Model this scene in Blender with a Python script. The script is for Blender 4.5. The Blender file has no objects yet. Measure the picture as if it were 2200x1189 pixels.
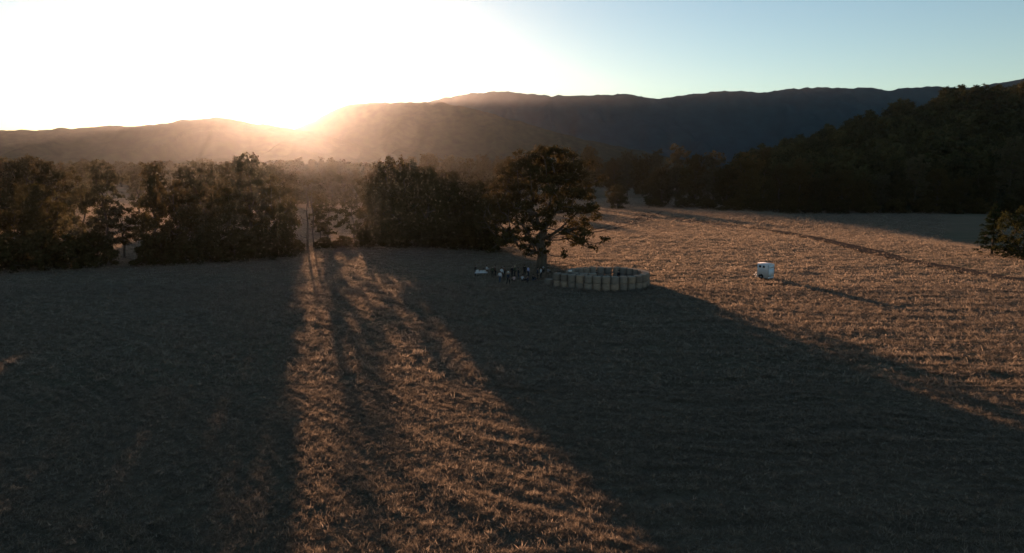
import bpy, math, random
import numpy as np
from mathutils import Vector, Matrix

random.seed(7)
RNG = np.random.default_rng(7)
scene = bpy.context.scene
COL = scene.collection
R = math.radians

# ------------------------------------------------------------------ camera
FPX, CX, CY, CAMZ = 1487.0, 1100.0, 594.5, 15.0      # focal length in photo pixels, photo centre, flying height
PITCH = R(8.397)
cam_d = bpy.data.cameras.new('camera')
cam_d.sensor_width = 36.0
cam_d.lens = 36.0 * FPX / 2200.0
cam_d.clip_start, cam_d.clip_end = 0.5, 30000
cam = bpy.data.objects.new('camera', cam_d)
cam.location = (0, 0, CAMZ)
cam.rotation_euler = (math.pi / 2 - PITCH, 0, 0)
COL.objects.link(cam)
scene.camera = cam

def ray(px, py):
    u, v = (px - CX) / FPX, (CY - py) / FPX
    cp, sp = math.cos(PITCH), math.sin(PITCH)
    return Vector((u, cp + v * sp, -sp + v * cp))

def ground(px, py, z=0.0):
    """where the sight line through a photo pixel meets the level z: (x, y) in metres"""
    d = ray(px, py)
    t = (z - CAMZ) / d.z
    return d.x * t, d.y * t

# ------------------------------------------------------------------ sky, sun, exposure
SUN = ray(634, 223).normalized()
SUN_EL = math.asin(SUN.z)
SUN_AZ = math.atan2(SUN.x, SUN.y)
world = bpy.data.worlds.new('World')
scene.world = world
world.use_nodes = True
wn = world.node_tree.nodes
sky = wn.new('ShaderNodeTexSky')
sky.sky_type = 'NISHITA'
sky.sun_disc = False
sky.sun_elevation = SUN_EL
sky.sun_rotation = SUN_AZ
sky.altitude = 200
sky.air_density = 1.0
sky.dust_density = 0.25
sky.ozone_density = 1.8
wn['Background'].inputs['Strength'].default_value = 0.076
world.node_tree.links.new(sky.outputs[0], wn['Background'].inputs['Color'])
sun_d = bpy.data.lights.new('sun', 'SUN')
sun_d.energy = 5.0
sun_d.angle = R(0.5)
sun_d.color = (1.0, 0.54, 0.31)
sun = bpy.data.objects.new('sun', sun_d)
sun.rotation_euler = SUN.to_track_quat('Z', 'Y').to_euler()
sun.location = (-200, 600, 120)
COL.objects.link(sun)
scene.view_settings.view_transform = 'Standard'
scene.view_settings.look = 'None'
scene.view_settings.gamma = 1.0
scene.view_settings.use_curve_mapping = False
scene.view_settings.exposure = 1.4
cy = scene.cycles
cy.max_bounces = 5
cy.diffuse_bounces = 2
cy.transmission_bounces = 3
cy.volume_bounces = 0
cy.use_denoising = True
cy.use_adaptive_sampling = True
HAZE_DENSITY = 1.35e-5

# ------------------------------------------------------------------ small tools
def sstep(a, b, x):
    t = np.clip((np.asarray(x, float) - a) / (b - a), 0, 1)
    return t * t * (3 - 2 * t)

def _hash(ix, iy, seed):
    h = (ix.astype(np.int64) * 374761393 + iy.astype(np.int64) * 668265263 + seed * 982451653) & 0xFFFFFFFF
    h = ((h ^ (h >> 13)) * 1274126177) & 0xFFFFFFFF
    h = (h ^ (h >> 16)) & 0xFFFFFFFF
    return h / 4294967295.0

def vnoise(x, y, seed=0):
    x = np.asarray(x, float); y = np.asarray(y, float)
    ix = np.floor(x); iy = np.floor(y)
    fx = x - ix; fy = y - iy
    fx = fx * fx * fx * (fx * (fx * 6 - 15) + 10); fy = fy * fy * fy * (fy * (fy * 6 - 15) + 10)
    a = _hash(ix, iy, seed); b = _hash(ix + 1, iy, seed)
    c = _hash(ix, iy + 1, seed); d = _hash(ix + 1, iy + 1, seed)
    return (a + (b - a) * fx) * (1 - fy) + (c + (d - c) * fx) * fy - 0.5

def fbm(x, y, octs=4, seed=0, gain=0.5):
    s = 0; a = 1.0
    for o in range(octs):
        s = s + a * vnoise(x * 2 ** o + 17.3 * o, y * 2 ** o - 9.1 * o, seed + o)
        a *= gain
    return s

def mesh_np(name, verts, faces, mats=(), smooth=False):
    """faces: list of int arrays, each (n,3) or (n,4)"""
    me = bpy.data.meshes.new(name)
    verts = np.asarray(verts, np.float32)
    me.vertices.add(len(verts))
    me.vertices.foreach_set('co', verts.ravel())
    if not isinstance(faces, (list, tuple)):
        faces = [faces]
    faces = [np.asarray(f, np.int32) for f in faces if len(f)]
    loops = np.concatenate([f.ravel() for f in faces])
    cnt = np.concatenate([np.full(len(f), f.shape[1], np.int32) for f in faces])
    st = np.concatenate([[0], np.cumsum(cnt)[:-1]]).astype(np.int32)
    me.loops.add(len(loops)); me.polygons.add(len(cnt))
    me.loops.foreach_set('vertex_index', loops)
    me.polygons.foreach_set('loop_start', st)
    me.update(calc_edges=True)
    if smooth:
        me.polygons.foreach_set('use_smooth', np.ones(len(cnt), bool))
    for m in mats:
        me.materials.append(m)
    return me

def link(name, me, parent=None, loc=None, rot=None, scale=None):
    o = bpy.data.objects.new(name, me)
    COL.objects.link(o)
    if parent is not None: o.parent = parent
    if loc is not None: o.location = loc
    if rot is not None: o.rotation_euler = rot
    if scale is not None: o.scale = scale
    return o

def empty(name, loc=(0, 0, 0), rot=(0, 0, 0)):
    o = bpy.data.objects.new(name, None)
    o.empty_display_size = 0.3
    COL.objects.link(o)
    o.location = loc; o.rotation_euler = rot
    return o

def tag(o, label=None, cat=None, group=None, kind=None):
    if label: o['label'] = label
    if cat: o['category'] = cat
    if group: o['group'] = group
    if kind: o['kind'] = kind
    return o

class MB:
    """collects simple solids into one mesh"""
    def __init__(s): s.v = []; s.q = []; s.t = []; s.n = 0
    def add(s, v, q=(), t=()):
        v = np.asarray(v, float).reshape(-1, 3)
        for f in q: s.q.append([i + s.n for i in f])
        for f in t: s.t.append([i + s.n for i in f])
        s.v.append(v); s.n += len(v)
    def box(s, c, d, rz=0.0, taper=1.0):
        x, y, z = np.asarray(d, float) / 2
        p = np.array([(-x, -y, -z), (x, -y, -z), (x, y, -z), (-x, y, -z),
                      (-x * taper, -y * taper, z), (x * taper, -y * taper, z), (x * taper, y * taper, z), (-x * taper, y * taper, z)])
        c_, s_ = math.cos(rz), math.sin(rz)
        p = p @ np.array([[c_, s_, 0], [-s_, c_, 0], [0, 0, 1]])
        s.add(p + np.asarray(c, float), [(0, 3, 2, 1), (4, 5, 6, 7), (0, 1, 5, 4), (1, 2, 6, 5), (2, 3, 7, 6), (3, 0, 4, 7)])
    def tube(s, pts, rad, n=6, cap=True):
        pts = [Vector(p) for p in pts]
        if not hasattr(rad, '__len__'): rad = [rad] * len(pts)
        ring = []
        up = None
        for i, p in enumerate(pts):
            d = (pts[min(i + 1, len(pts) - 1)] - pts[max(i - 1, 0)])
            d = d.normalized() if d.length > 1e-6 else Vector((0, 0, 1))
            if up is None: up = Vector((1, 0, 0)) if abs(d.x) < 0.9 else Vector((0, 1, 0))
            a = d.cross(up).normalized(); b = d.cross(a).normalized(); up = -b.cross(d).cross(d) if False else up
            ring.append([p + (a * math.cos(2 * math.pi * k / n) + b * math.sin(2 * math.pi * k / n)) * rad[i] for k in range(n)])
        v = [tuple(q) for r_ in ring for q in r_]
        q = []
        for i in range(len(pts) - 1):
            for k in range(n):
                k2 = (k + 1) % n
                q.append((i * n + k, i * n + k2, (i + 1) * n + k2, (i + 1) * n + k))
        t = []
        if cap:
            v.append(tuple(pts[0])); v.append(tuple(pts[-1]))
            a0, a1 = len(v) - 2, len(v) - 1
            for k in range(n):
                k2 = (k + 1) % n
                t.append((a0, k2, k)); t.append((a1, (len(pts) - 1) * n + k, (len(pts) - 1) * n + k2))
        s.add(v, q, t)
    def lathe(s, prof, n=16, c=(0, 0, 0), axis='z'):
        v = []
        for r_, z in prof:
            for k in range(n):
                a = 2 * math.pi * k / n
                p = (r_ * math.cos(a), r_ * math.sin(a), z)
                if axis == 'y': p = (p[0], p[2], p[1])
                if axis == 'x': p = (p[2], p[0], p[1])
                v.append((p[0] + c[0], p[1] + c[1], p[2] + c[2]))
        q = [(i * n + k, i * n + (k + 1) % n, (i + 1) * n + (k + 1) % n, (i + 1) * n + k) for i in range(len(prof) - 1) for k in range(n)]
        s.add(v, q)
    def mesh(s, name, mats=(), smooth=False):
        return mesh_np(name, np.concatenate(s.v), [np.array(s.q, np.int32).reshape(-1, 4), np.array(s.t, np.int32).reshape(-1, 3)], mats, smooth)
    def build(s, name, mat, parent=None, smooth=False):
        return link(name, s.mesh(name, [mat], smooth), parent)

# ------------------------------------------------------------------ materials
def new_mat(name):
    m = bpy.data.materials.new(name); m.use_nodes = True
    nt = m.node_tree; nt.nodes.clear()
    out = nt.nodes.new('ShaderNodeOutputMaterial')
    return m, nt, out

def ramp(nt, stops):
    r_ = nt.nodes.new('ShaderNodeValToRGB')
    el = r_.color_ramp.elements
    while len(el) < len(stops): el.new(0.5)
    for e, (p, c) in zip(el, stops):
        e.position = p; e.color = (*c, 1)
    return r_

def noise_node(nt, scale, detail=4, rough=0.6, coord='Object', stretch=None):
    tc = nt.nodes.new('ShaderNodeTexCoord')
    n = nt.nodes.new('ShaderNodeTexNoise')
    n.inputs['Scale'].default_value = scale; n.inputs['Detail'].default_value = detail; n.inputs['Roughness'].default_value = rough
    src = tc.outputs[coord]
    if stretch:
        mp = nt.nodes.new('ShaderNodeMapping'); mp.inputs['Scale'].default_value = stretch
        nt.links.new(src, mp.inputs['Vector']); src = mp.outputs[0]
    nt.links.new(src, n.inputs['Vector'])
    return n

def mat_noise(name, c0, c1, scale=4.0, rough=0.85, bump=0.0, bump_scale=None, stretch=None, detail=5, spec=0.2, metallic=0.0):
    m, nt, out = new_mat(name)
    b = nt.nodes.new('ShaderNodeBsdfPrincipled')
    b.inputs['Roughness'].default_value = rough
    b.inputs['Specular IOR Level'].default_value = spec
    b.inputs['Metallic'].default_value = metallic
    n = noise_node(nt, scale, detail, stretch=stretch)
    r_ = ramp(nt, [(0.3, c0), (0.7, c1)])
    nt.links.new(n.outputs['Fac'], r_.inputs[0]); nt.links.new(r_.outputs[0], b.inputs['Base Color'])
    if bump:
        n2 = noise_node(nt, bump_scale or scale * 4, 5, stretch=stretch)
        bp = nt.nodes.new('ShaderNodeBump'); bp.inputs['Strength'].default_value = bump; bp.inputs['Distance'].default_value = 0.03
        nt.links.new(n2.outputs['Fac'], bp.inputs['Height']); nt.links.new(bp.outputs[0], b.inputs['Normal'])
    nt.links.new(b.outputs[0], out.inputs[0])
    return m

def mat_leaf(name, cols, trans=0.45):
    m, nt, out = new_mat(name)
    geo = nt.nodes.new('ShaderNodeNewGeometry'); oi = nt.nodes.new('ShaderNodeObjectInfo')
    mx = nt.nodes.new('ShaderNodeMath'); mx.operation = 'MULTIPLY_ADD'; mx.inputs[1].default_value = 0.55
    m2 = nt.nodes.new('ShaderNodeMath'); m2.operation = 'MULTIPLY'; m2.inputs[1].default_value = 0.45
    nt.links.new(oi.outputs['Random'], m2.inputs[0]); nt.links.new(geo.outputs['Random Per Island'], mx.inputs[0]); nt.links.new(m2.outputs[0], mx.inputs[2])
    r_ = ramp(nt, [(i / (len(cols) - 1), c) for i, c in enumerate(cols)])
    nt.links.new(mx.outputs[0], r_.inputs[0])
    d = nt.nodes.new('ShaderNodeBsdfDiffuse'); t = nt.nodes.new('ShaderNodeBsdfTranslucent')
    nt.links.new(r_.outputs[0], d.inputs[0]); nt.links.new(r_.outputs[0], t.inputs[0])
    ms = nt.nodes.new('ShaderNodeMixShader'); ms.inputs[0].default_value = trans
    nt.links.new(d.outputs[0], ms.inputs[1]); nt.links.new(t.outputs[0], ms.inputs[2])
    nt.links.new(ms.outputs[0], out.inputs[0])
    return m

M = {}
M['leaf'] = mat_leaf('leaf_green', [(0.034, 0.034, 0.014), (0.062, 0.052, 0.02), (0.10, 0.072, 0.026)])
M['leaf_oak'] = mat_leaf('leaf_oak', [(0.032, 0.032, 0.013), (0.058, 0.048, 0.02), (0.095, 0.066, 0.025)], 0.4)
M['leaf_dark'] = mat_leaf('leaf_conifer', [(0.018, 0.026, 0.012), (0.030, 0.038, 0.016), (0.045, 0.05, 0.02)], 0.2)
M['leaf_light'] = mat_leaf('leaf_light', [(0.028, 0.032, 0.013), (0.042, 0.045, 0.017), (0.065, 0.06, 0.022)], 0.3)
M['leaf_gum'] = mat_leaf('leaf_gum', [(0.05, 0.05, 0.03), (0.09, 0.08, 0.042), (0.14, 0.115, 0.06)], 0.5)
M['leaf_far'] = mat_leaf('leaf_far', [(0.022, 0.026, 0.012), (0.05, 0.05, 0.02), (0.10, 0.085, 0.034)], 0.15)
M['bark'] = mat_noise('bark', (0.045, 0.036, 0.028), (0.11, 0.09, 0.07), 3.0, 0.95, 0.7, 14, (1, 1, 0.25))
M['bark_pale'] = mat_noise('bark_pale', (0.2, 0.17, 0.13), (0.42, 0.37, 0.3), 3.0, 0.9, 0.5, 12, (1, 1, 0.3))
M['far_forest'] = mat_noise('haze_blue_slope', (0.006, 0.028, 0.037), (0.014, 0.047, 0.056), 0.012, 1.0, spec=0.0)  # far wooded slopes with the blue of distance haze mixed into their base colour
M['forest'] = mat_noise('wooded_slope', (0.018, 0.024, 0.014), (0.045, 0.05, 0.026), 0.03, 1.0, spec=0.0)

def mat_straw(name, dark, mid, pale, trans):
    m, nt, out = new_mat(name)
    geo = nt.nodes.new('ShaderNodeNewGeometry'); oi = nt.nodes.new('ShaderNodeObjectInfo')
    ad = nt.nodes.new('ShaderNodeMath'); ad.operation = 'ADD'
    nt.links.new(geo.outputs['Random Per Island'], ad.inputs[0]); nt.links.new(oi.outputs['Random'], ad.inputs[1])
    hf = nt.nodes.new('ShaderNodeMath'); hf.operation = 'MULTIPLY'; hf.inputs[1].default_value = 0.5
    nt.links.new(ad.outputs[0], hf.inputs[0])
    r_ = ramp(nt, [(0.1, dark), (0.5, mid), (0.95, pale)])
    nt.links.new(hf.outputs[0], r_.inputs[0])
    d = nt.nodes.new('ShaderNodeBsdfDiffuse'); t = nt.nodes.new('ShaderNodeBsdfTranslucent')
    nt.links.new(r_.outputs[0], d.inputs[0]); nt.links.new(r_.outputs[0], t.inputs[0])
    ms = nt.nodes.new('ShaderNodeMixShader'); ms.inputs[0].default_value = trans
    nt.links.new(d.outputs[0], ms.inputs[1]); nt.links.new(t.outputs[0], ms.inputs[2]); nt.links.new(ms.outputs[0], out.inputs[0])
    return m
M['straw'] = mat_straw('dry_grass', (0.14, 0.117, 0.092), (0.25, 0.205, 0.155), (0.39, 0.325, 0.25), 0.70)

def mat_field():
    m, nt, out = new_mat('mown_field')
    n1 = noise_node(nt, 0.03, 3, 0.5); n2 = noise_node(nt, 1.3, 6, 0.7, stretch=(0.6, 1.5, 1)); n3 = noise_node(nt, 0.22, 4, 0.6, stretch=(0.35, 1.2, 1))
    r1 = ramp(nt, [(0.25, (0.08, 0.070, 0.056)), (0.55, (0.15, 0.126, 0.098)), (0.8, (0.23, 0.192, 0.15))])
    nt.links.new(n2.outputs['Fac'], r1.inputs[0])
    r2 = ramp(nt, [(0.3, (0.12, 0.10, 0.07)), (0.7, (0.20, 0.16, 0.115))])
    nt.links.new(n3.outputs['Fac'], r2.inputs[0])
    mx = nt.nodes.new('ShaderNodeMix'); mx.data_type = 'RGBA'; mx.inputs[0].default_value = 0.5
    nt.links.new(r1.outputs[0], mx.inputs[6]); nt.links.new(r2.outputs[0], mx.inputs[7])
    g = ramp(nt, [(0.35, (0.85, 0.9, 0.8)), (0.65, (1.12, 1.02, 0.95))])
    nt.links.new(n1.outputs['Fac'], g.inputs[0])
    mu = nt.nodes.new('ShaderNodeMix'); mu.data_type = 'RGBA'; mu.blend_type = 'MULTIPLY'; mu.inputs[0].default_value = 1
    nt.links.new(mx.outputs[2], mu.inputs[6]); nt.links.new(g.outputs[0], mu.inputs[7])
    nb = noise_node(nt, 2.2, 8, 0.75, stretch=(0.55, 1.4, 1))
    bp = nt.nodes.new('ShaderNodeBump'); bp.inputs['Strength'].default_value = 1.0; bp.inputs['Distance'].default_value = 0.35
    nt.links.new(nb.outputs['Fac'], bp.inputs['Height'])
    d = nt.nodes.new('ShaderNodeBsdfDiffuse')
    nt.links.new(mu.outputs[2], d.inputs['Color']); nt.links.new(bp.outputs[0], d.inputs['Normal'])
    nt.links.new(d.outputs[0], out.inputs[0])
    return m
M['field'] = mat_field()
M['rut'] = mat_noise('bare_soil', (0.05, 0.039, 0.03), (0.10, 0.076, 0.057), 1.0, 1.0, spec=0.0)

# ------------------------------------------------------------------ the lie of the land
def land(x, y):
    """smooth ground level in metres"""
    x = np.asarray(x, float); y = np.asarray(y, float)
    z = 0.5 * fbm(x / 55, y / 55, 2, 3) * sstep(30, 80, np.abs(y)) * (1 - sstep(500, 900, y))
    z = z - 5.0 * sstep(88, 138, x) * sstep(20, 90, y) * (1 - sstep(420, 560, y))
    z = z + 5.0 * sstep(400, 650, y) * (1 - sstep(60, 150, x))
    return z

def swath(x, y):
    """the mown rows and lumps of cut grass on top of it"""
    th = sstep(6, -12, x) * 0.8
    g = np.where(x < 6, -0.8 * (x - 6) * sstep(6, -14, x), 0)
    ph = (y - g) + 1.6 * fbm(x / 7, y / 7, 2, 11)
    ph = ph + 0.06 * x
    k = vnoise(ph / 1.25, x / 9.0, 21) * 0.9 + vnoise(ph / 0.6, x / 4.0, 22) * 0.5
    k = k + 0.42 * np.clip(0.25 + 1.6 * vnoise(x / 5, y / 3, 29), 0, 0.8) * np.sin(2 * np.pi * ph / 1.2 + 10.0 * vnoise(x / 7, y / 4, 27))
    lump = fbm(x / 0.8, y / 0.55, 3, 31, 0.6)
    rough = 0.55 + 0.9 * (vnoise(x / 14, y / 14, 41) + 0.5)
    return rough * (0.135 * k + 0.06 * lump)

def level(x, y):
    return float(land(np.array([x]), np.array([y]))[0])

def axis(stops):
    """grid lines from (start, step) pairs: the spacing glides from one step to the next"""
    out = [stops[0][0]]
    for (a, s0), (b, s1) in zip(stops[:-1], stops[1:]):
        while out[-1] < b - 1e-6:
            f = (out[-1] - a) / (b - a)
            out.append(out[-1] + s0 + (s1 - s0) * min(max(f, 0), 1))
        out[-1] = b
    return np.array(out)

def smooth_line(pts, step=1.0):
    P = []
    for i in range(len(pts) - 1):
        p0, p1, p2, p3 = (np.array(pts[min(max(j, 0), len(pts) - 1)], float) for j in (i - 1, i, i + 1, i + 2))
        n = max(2, int(np.linalg.norm(p2 - p1) / step))
        for k in range(n):
            t = k / n
            P.append(0.5 * (2 * p1 + (p2 - p0) * t + (2 * p0 - 5 * p1 + 4 * p2 - p3) * t ** 2 + (3 * p1 - p0 - 3 * p2 + p3) * t ** 3))
    P.append(np.array(pts[-1], float))
    return np.array(P)
def offset_line(P, off):
    d = np.gradient(P, axis=0); d /= np.linalg.norm(d, axis=1)[:, None]
    return P + np.stack([-d[:, 1], d[:, 0]], 1) * off
TRACK = smooth_line([ground(*p) for p in ((1150, 516), (1240, 503), (1295, 494), (1340, 483), (1375, 474), (1394, 464), (1414, 456))])
PATH = smooth_line([ground(*p) for p in ((1440, 468), (1520, 478), (1620, 492), (1720, 508), (1820, 530), (1940, 558), (2060, 580), (2200, 603), (2330, 625))])
WAYS = [offset_line(TRACK, -1.9), offset_line(TRACK, 1.9), PATH]
WAYS_W = [1.6, 1.6, 3.6]
def off_track(x, y):
    """1 on the untouched field, 0 on a wheel rut or path"""
    x = np.asarray(x, float); y = np.asarray(y, float)
    out = np.ones(x.shape)
    for P, w in zip(WAYS, WAYS_W):
        (x0, y0), (x1, y1) = P.min(0) - 4, P.max(0) + 4
        m = (x > x0) & (x < x1) & (y > y0) & (y < y1)
        if not m.any(): continue
        q = np.stack([x[m], y[m]], 1); best = np.full(len(q), 1e9)
        for c in range(0, len(P), 8):
            best = np.minimum(best, np.min(np.sum((q[:, None] - P[None, c:c + 8]) ** 2, 2), 1))
        out[m] = np.minimum(out[m], sstep(w * 0.45, w * 0.8, np.sqrt(best)))
    return out

gx = axis([(0, 0.22), (40, 0.28), (110, 1.3), (260, 6), (900, 60), (6800, 600)])
gx = np.concatenate([-gx[:0:-1], gx])
gy = axis([(-280, 30), (0, 4), (18, 0.4), (24, 0.13), (60, 0.26), (120, 0.8), (300, 3), (600, 12), (1400, 90), (6200, 500)])
XX, YY = np.meshgrid(gx, gy)
near = (1 - sstep(160, 320, YY)) * (1 - sstep(90, 220, np.abs(XX))) * sstep(14, 22, YY)
ONF = off_track(XX, YY)
ZZ = land(XX, YY) + near * swath(XX, YY) * (0.25 + 0.75 * ONF) - 0.10 * (1 - ONF)
nxg, nyg = len(gx), len(gy)
idx = np.arange(nxg * nyg).reshape(nyg, nxg)
quads = np.stack([idx[:-1, :-1].ravel(), idx[:-1, 1:].ravel(), idx[1:, 1:].ravel(), idx[1:, :-1].ravel()], 1)
fld = link('field', mesh_np('field', np.stack([XX.ravel(), YY.ravel(), ZZ.ravel()], 1), quads, [M['field']], True))
tag(fld, 'wide mown hay field in rough swaths', kind='structure')

# ---- hills: real ridges at their own distances. t is the bearing (x / y); each crest is a height above the field
def ridge(name, prof, ycrest, yfoot, yback, seed, label, rough=1.0, nt_=900, nd_=60, trange=(-1.5, 1.5), mat='forest'):
    ts = np.linspace(trange[0], trange[1], nt_)
    px = np.array([p[0] for p in prof], float); hh = np.array([p[1] for p in prof], float)
    crest = np.interp(ts, px, hh)
    ys = np.concatenate([np.linspace(yfoot, ycrest, nd_), np.linspace(ycrest, yback, 8)[1:]])
    T, Y = np.meshgrid(ts, ys); H = np.interp(T, px, hh)
    up = np.clip((Y - yfoot) / (ycrest - yfoot), 0, 1); dn = np.clip((Y - ycrest) / (yback - ycrest), 0, 1)
    s = (up ** 1.25) * (1 - dn ** 1.6)
    X = T * Y
    L = (ycrest - yfoot)
    spur = np.abs(fbm(X / (L * 0.30), Y / (L * 0.8), 4, seed)) * 1.9
    body = s * (1 - np.clip(spur, 0, 0.6) * np.sin(np.pi * np.clip(up, 0, 1)) * (1 - dn)) 
    Z = H * body + s * rough * (fbm(X / 45, Y / 45, 3, seed + 5) * 9)
    Z = np.where(up <= 0, -8, Z - 2)
    n = len(ts)
    ii = np.arange(n * len(ys)).reshape(len(ys), n)
    q = np.stack([ii[:-1, :-1].ravel(), ii[:-1, 1:].ravel(), ii[1:, 1:].ravel(), ii[1:, :-1].ravel()], 1)
    o = link(name, mesh_np(name, np.stack([X.ravel(), Y.ravel(), Z.ravel()], 1), q, [M[mat]], True))
    tag(o, label, kind='structure')
    return o

def crest(pts, y):
    return [((px - CX) / FPX, 15 + (375 - py) / FPX * y) for px, py in pts]

ridge('hill_ridge', crest([(-1200, 300), (-300, 290), (0, 284), (100, 282), (180, 277), (250, 271), (300, 275), (345, 269), (400, 263), (440, 258), (475, 256), (510, 259),
      (545, 265), (600, 273), (640, 278), (700, 290), (800, 320), (900, 345), (1000, 372), (1100, 378), (3300, 378)], 2600), 2600, 1500, 3300, 51, 'low wooded ridge on the left under the sun', 0.8)
ridge('hill_spur', crest([(-1200, 378), (300, 378), (480, 330), (600, 290), (650, 276), (690, 260), (715, 246), (735, 236), (762, 229), (830, 226), (900, 225), (945, 224), (990, 231), (1050, 246), (1130, 268),
      (1200, 288), (1280, 306), (1400, 330), (1600, 372), (1700, 378), (3300, 378)], 3200), 3200, 2000, 4000, 61, 'long wooded spur falling to the right', 0.8)
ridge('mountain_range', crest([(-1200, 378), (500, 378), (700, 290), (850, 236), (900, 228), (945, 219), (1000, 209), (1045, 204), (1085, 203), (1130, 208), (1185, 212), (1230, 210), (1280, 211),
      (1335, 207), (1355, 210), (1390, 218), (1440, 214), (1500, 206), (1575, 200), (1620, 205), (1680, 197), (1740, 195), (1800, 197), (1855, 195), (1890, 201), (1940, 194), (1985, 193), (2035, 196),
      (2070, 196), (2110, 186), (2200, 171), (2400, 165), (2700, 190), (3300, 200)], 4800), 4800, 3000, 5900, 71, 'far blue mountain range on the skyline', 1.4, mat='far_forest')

# the wooded hill on the right rises straight behind the lower field
HILL_T = np.array([0.22, 0.30, 0.37, 0.42, 0.47, 0.538, 0.605, 0.672, 0.74, 0.9, 1.3, 2.0])
HILL_H = np.array([-14, -10, 13, 25, 40, 55, 71, 83, 96, 118, 160, 186.])
def hill_z(x, y):
    t = x / y
    h = np.interp(t, HILL_T, HILL_H)
    yc = 560 + 240 * np.clip((t - 0.37) / 0.37, 0, 1.6)
    yf = 372.0
    up = np.clip((y - yf) / (yc - yf), 0, 1); dn = np.clip((y - yc) / 500.0, 0, 1)
    z = h * (up * up * (1.6 - 0.6 * up)) * (1 - 0.8 * dn * dn) + 6 * fbm(x / 70, y / 70, 3, 81) * up
    return z - 6.0 * (1 - sstep(0, 0.1, up)) - 0.5
ht = np.linspace(0.22, 2.0, 220); hy = np.concatenate([np.linspace(372, 830, 70), np.linspace(850, 1300, 14)])
T, Y = np.meshgrid(ht, hy); X = T * Y
Zh = hill_z(X, Y)
ii = np.arange(T.size).reshape(T.shape)
q = np.stack([ii[:-1, :-1].ravel(), ii[:-1, 1:].ravel(), ii[1:, 1:].ravel(), ii[1:, :-1].ravel()], 1)
tag(link('hillside', mesh_np('hillside', np.stack([X.ravel(), Y.ravel(), Zh.ravel()], 1), q, [M['forest']], True)),
    'dark wooded hillside rising on the right', kind='structure')

# ---- tracks: strips of bared soil that follow the ground
def strip(name, P, width, mat, label):
    d = np.gradient(P, axis=0); d /= np.linalg.norm(d, axis=1)[:, None]
    nrm = np.stack([-d[:, 1], d[:, 0]], 1)
    w = width * (0.8 + 0.5 * (vnoise(np.arange(len(P)) / 3.0, np.zeros(len(P)), 5) + 0.5))[:, None] / 2
    V = []
    for s_ in (1, 0, -1):
        Q = P + nrm * w * s_
        f = (1 - sstep(160, 320, Q[:, 1])) * (1 - sstep(90, 220, np.abs(Q[:, 0])))
        V.append(np.column_stack([Q, land(Q[:, 0], Q[:, 1]) + 0.25 * f * swath(Q[:, 0], Q[:, 1]) + 0.03 + 0.13 * sstep(80, 150, Q[:, 1])]))
    V = np.concatenate(V); n = len(P); k = np.arange(n - 1)
    F = np.concatenate([np.stack([k + o, k + n + o, k + n + 1 + o, k + 1 + o], 1) for o in (0, n)])
    return tag(link(name, mesh_np(name, V, F, [mat], True)), label, kind='structure')
strip('wheel_track', WAYS[0], 1.6, M['rut'], 'right-hand dark wheel rut bending across the sunlit field behind the oak')
strip('wheel_track', WAYS[1], 1.6, M['rut'], 'left-hand dark wheel rut bending across the sunlit field behind the oak')
strip('dirt_path', PATH, 3.6, M['rut'], 'dark trodden path running down the sunlit field')

# ------------------------------------------------------------------ trees
def leaf_cards(centres, normals, size, rng, aspect=0.62):
    n = len(centres)
    nn = normals / np.maximum(np.linalg.norm(normals, axis=1), 1e-6)[:, None]
    a = np.cross(nn, rng.normal(size=(n, 3))); a /= np.maximum(np.linalg.norm(a, axis=1), 1e-6)[:, None]
    b = np.cross(nn, a)
    s = (size * rng.uniform(0.6, 1.3, n))[:, None]
    v = np.empty((n, 4, 3))
    v[:, 0] = centres - a * s * 0.5
    v[:, 1] = centres + b * s * aspect * 0.5 - a * s * 0.05 + nn * s * 0.08
    v[:, 2] = centres + a * s * 0.5
    v[:, 3] = centres - b * s * aspect * 0.5 + a * s * 0.05 + nn * s * 0.08
    return v.reshape(-1, 3), np.arange(n * 4).reshape(n, 4)

def skeleton(trunk_pts, trunk_r, targets, rng, sag=0.08, up_pref=0.6):
    """joins every foliage clump to the limbs below it; returns branch paths with radii"""
    nodes = [np.array(p, float) for p in trunk_pts]
    par = [-1] + list(range(len(nodes) - 1))
    plen = [0.0]
    for i in range(1, len(nodes)): plen.append(plen[-1] + np.linalg.norm(nodes[i] - nodes[i - 1]))
    fork0 = max(1, int(len(nodes) * 0.45))
    order = sorted(targets, key=lambda c: np.linalg.norm(c - nodes[-1]) + 0.3 * np.linalg.norm(c[:2] - nodes[-1][:2]))
    paths = []
    ends = []
    for c in order:
        N = np.array(nodes); d = np.linalg.norm(N - c, axis=1)
        cost = d + 0.25 * np.array(plen) + up_pref * np.maximum(0, N[:, 2] - c[2] + 0.2 * d)
        cost[:fork0] += 1e3
        j = int(np.argmin(cost))
        L = d[j]; k = max(2, int(L / 0.9) + 1)
        prev = j; pth = [j]
        jit = rng.normal(size=3) * L * 0.08
        for i in range(1, k + 1):
            f = i / k
            p = nodes[j] * (1 - f) + c * f + jit * math.sin(math.pi * f)
            p[2] += -sag * L * math.sin(math.pi * f) * (1 if c[2] < nodes[j][2] + 0.3 * L else -0.6)
            p = p + rng.normal(size=3) * L * 0.018
            nodes.append(p); par.append(prev); plen.append(plen[prev] + L / k); prev = len(nodes) - 1; pth.append(prev)
        paths.append(pth); ends.append(prev)
    load = np.zeros(len(nodes))
    for e in ends: load[e] += 1
    for i in range(len(nodes) - 1, 0, -1): load[par[i]] += load[i]
    rad = trunk_r * (np.maximum(load, 0.5) / max(load[0], 1)) ** 0.48
    for i in range(len(trunk_pts)):
        f = i / max(1, len(trunk_pts) - 1)
        rad[i] = max(rad[i], trunk_r * (1.0 - 0.5 * f)) if i < fork0 + 1 else rad[i]
    return nodes, rad, paths, list(range(len(trunk_pts)))

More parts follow.
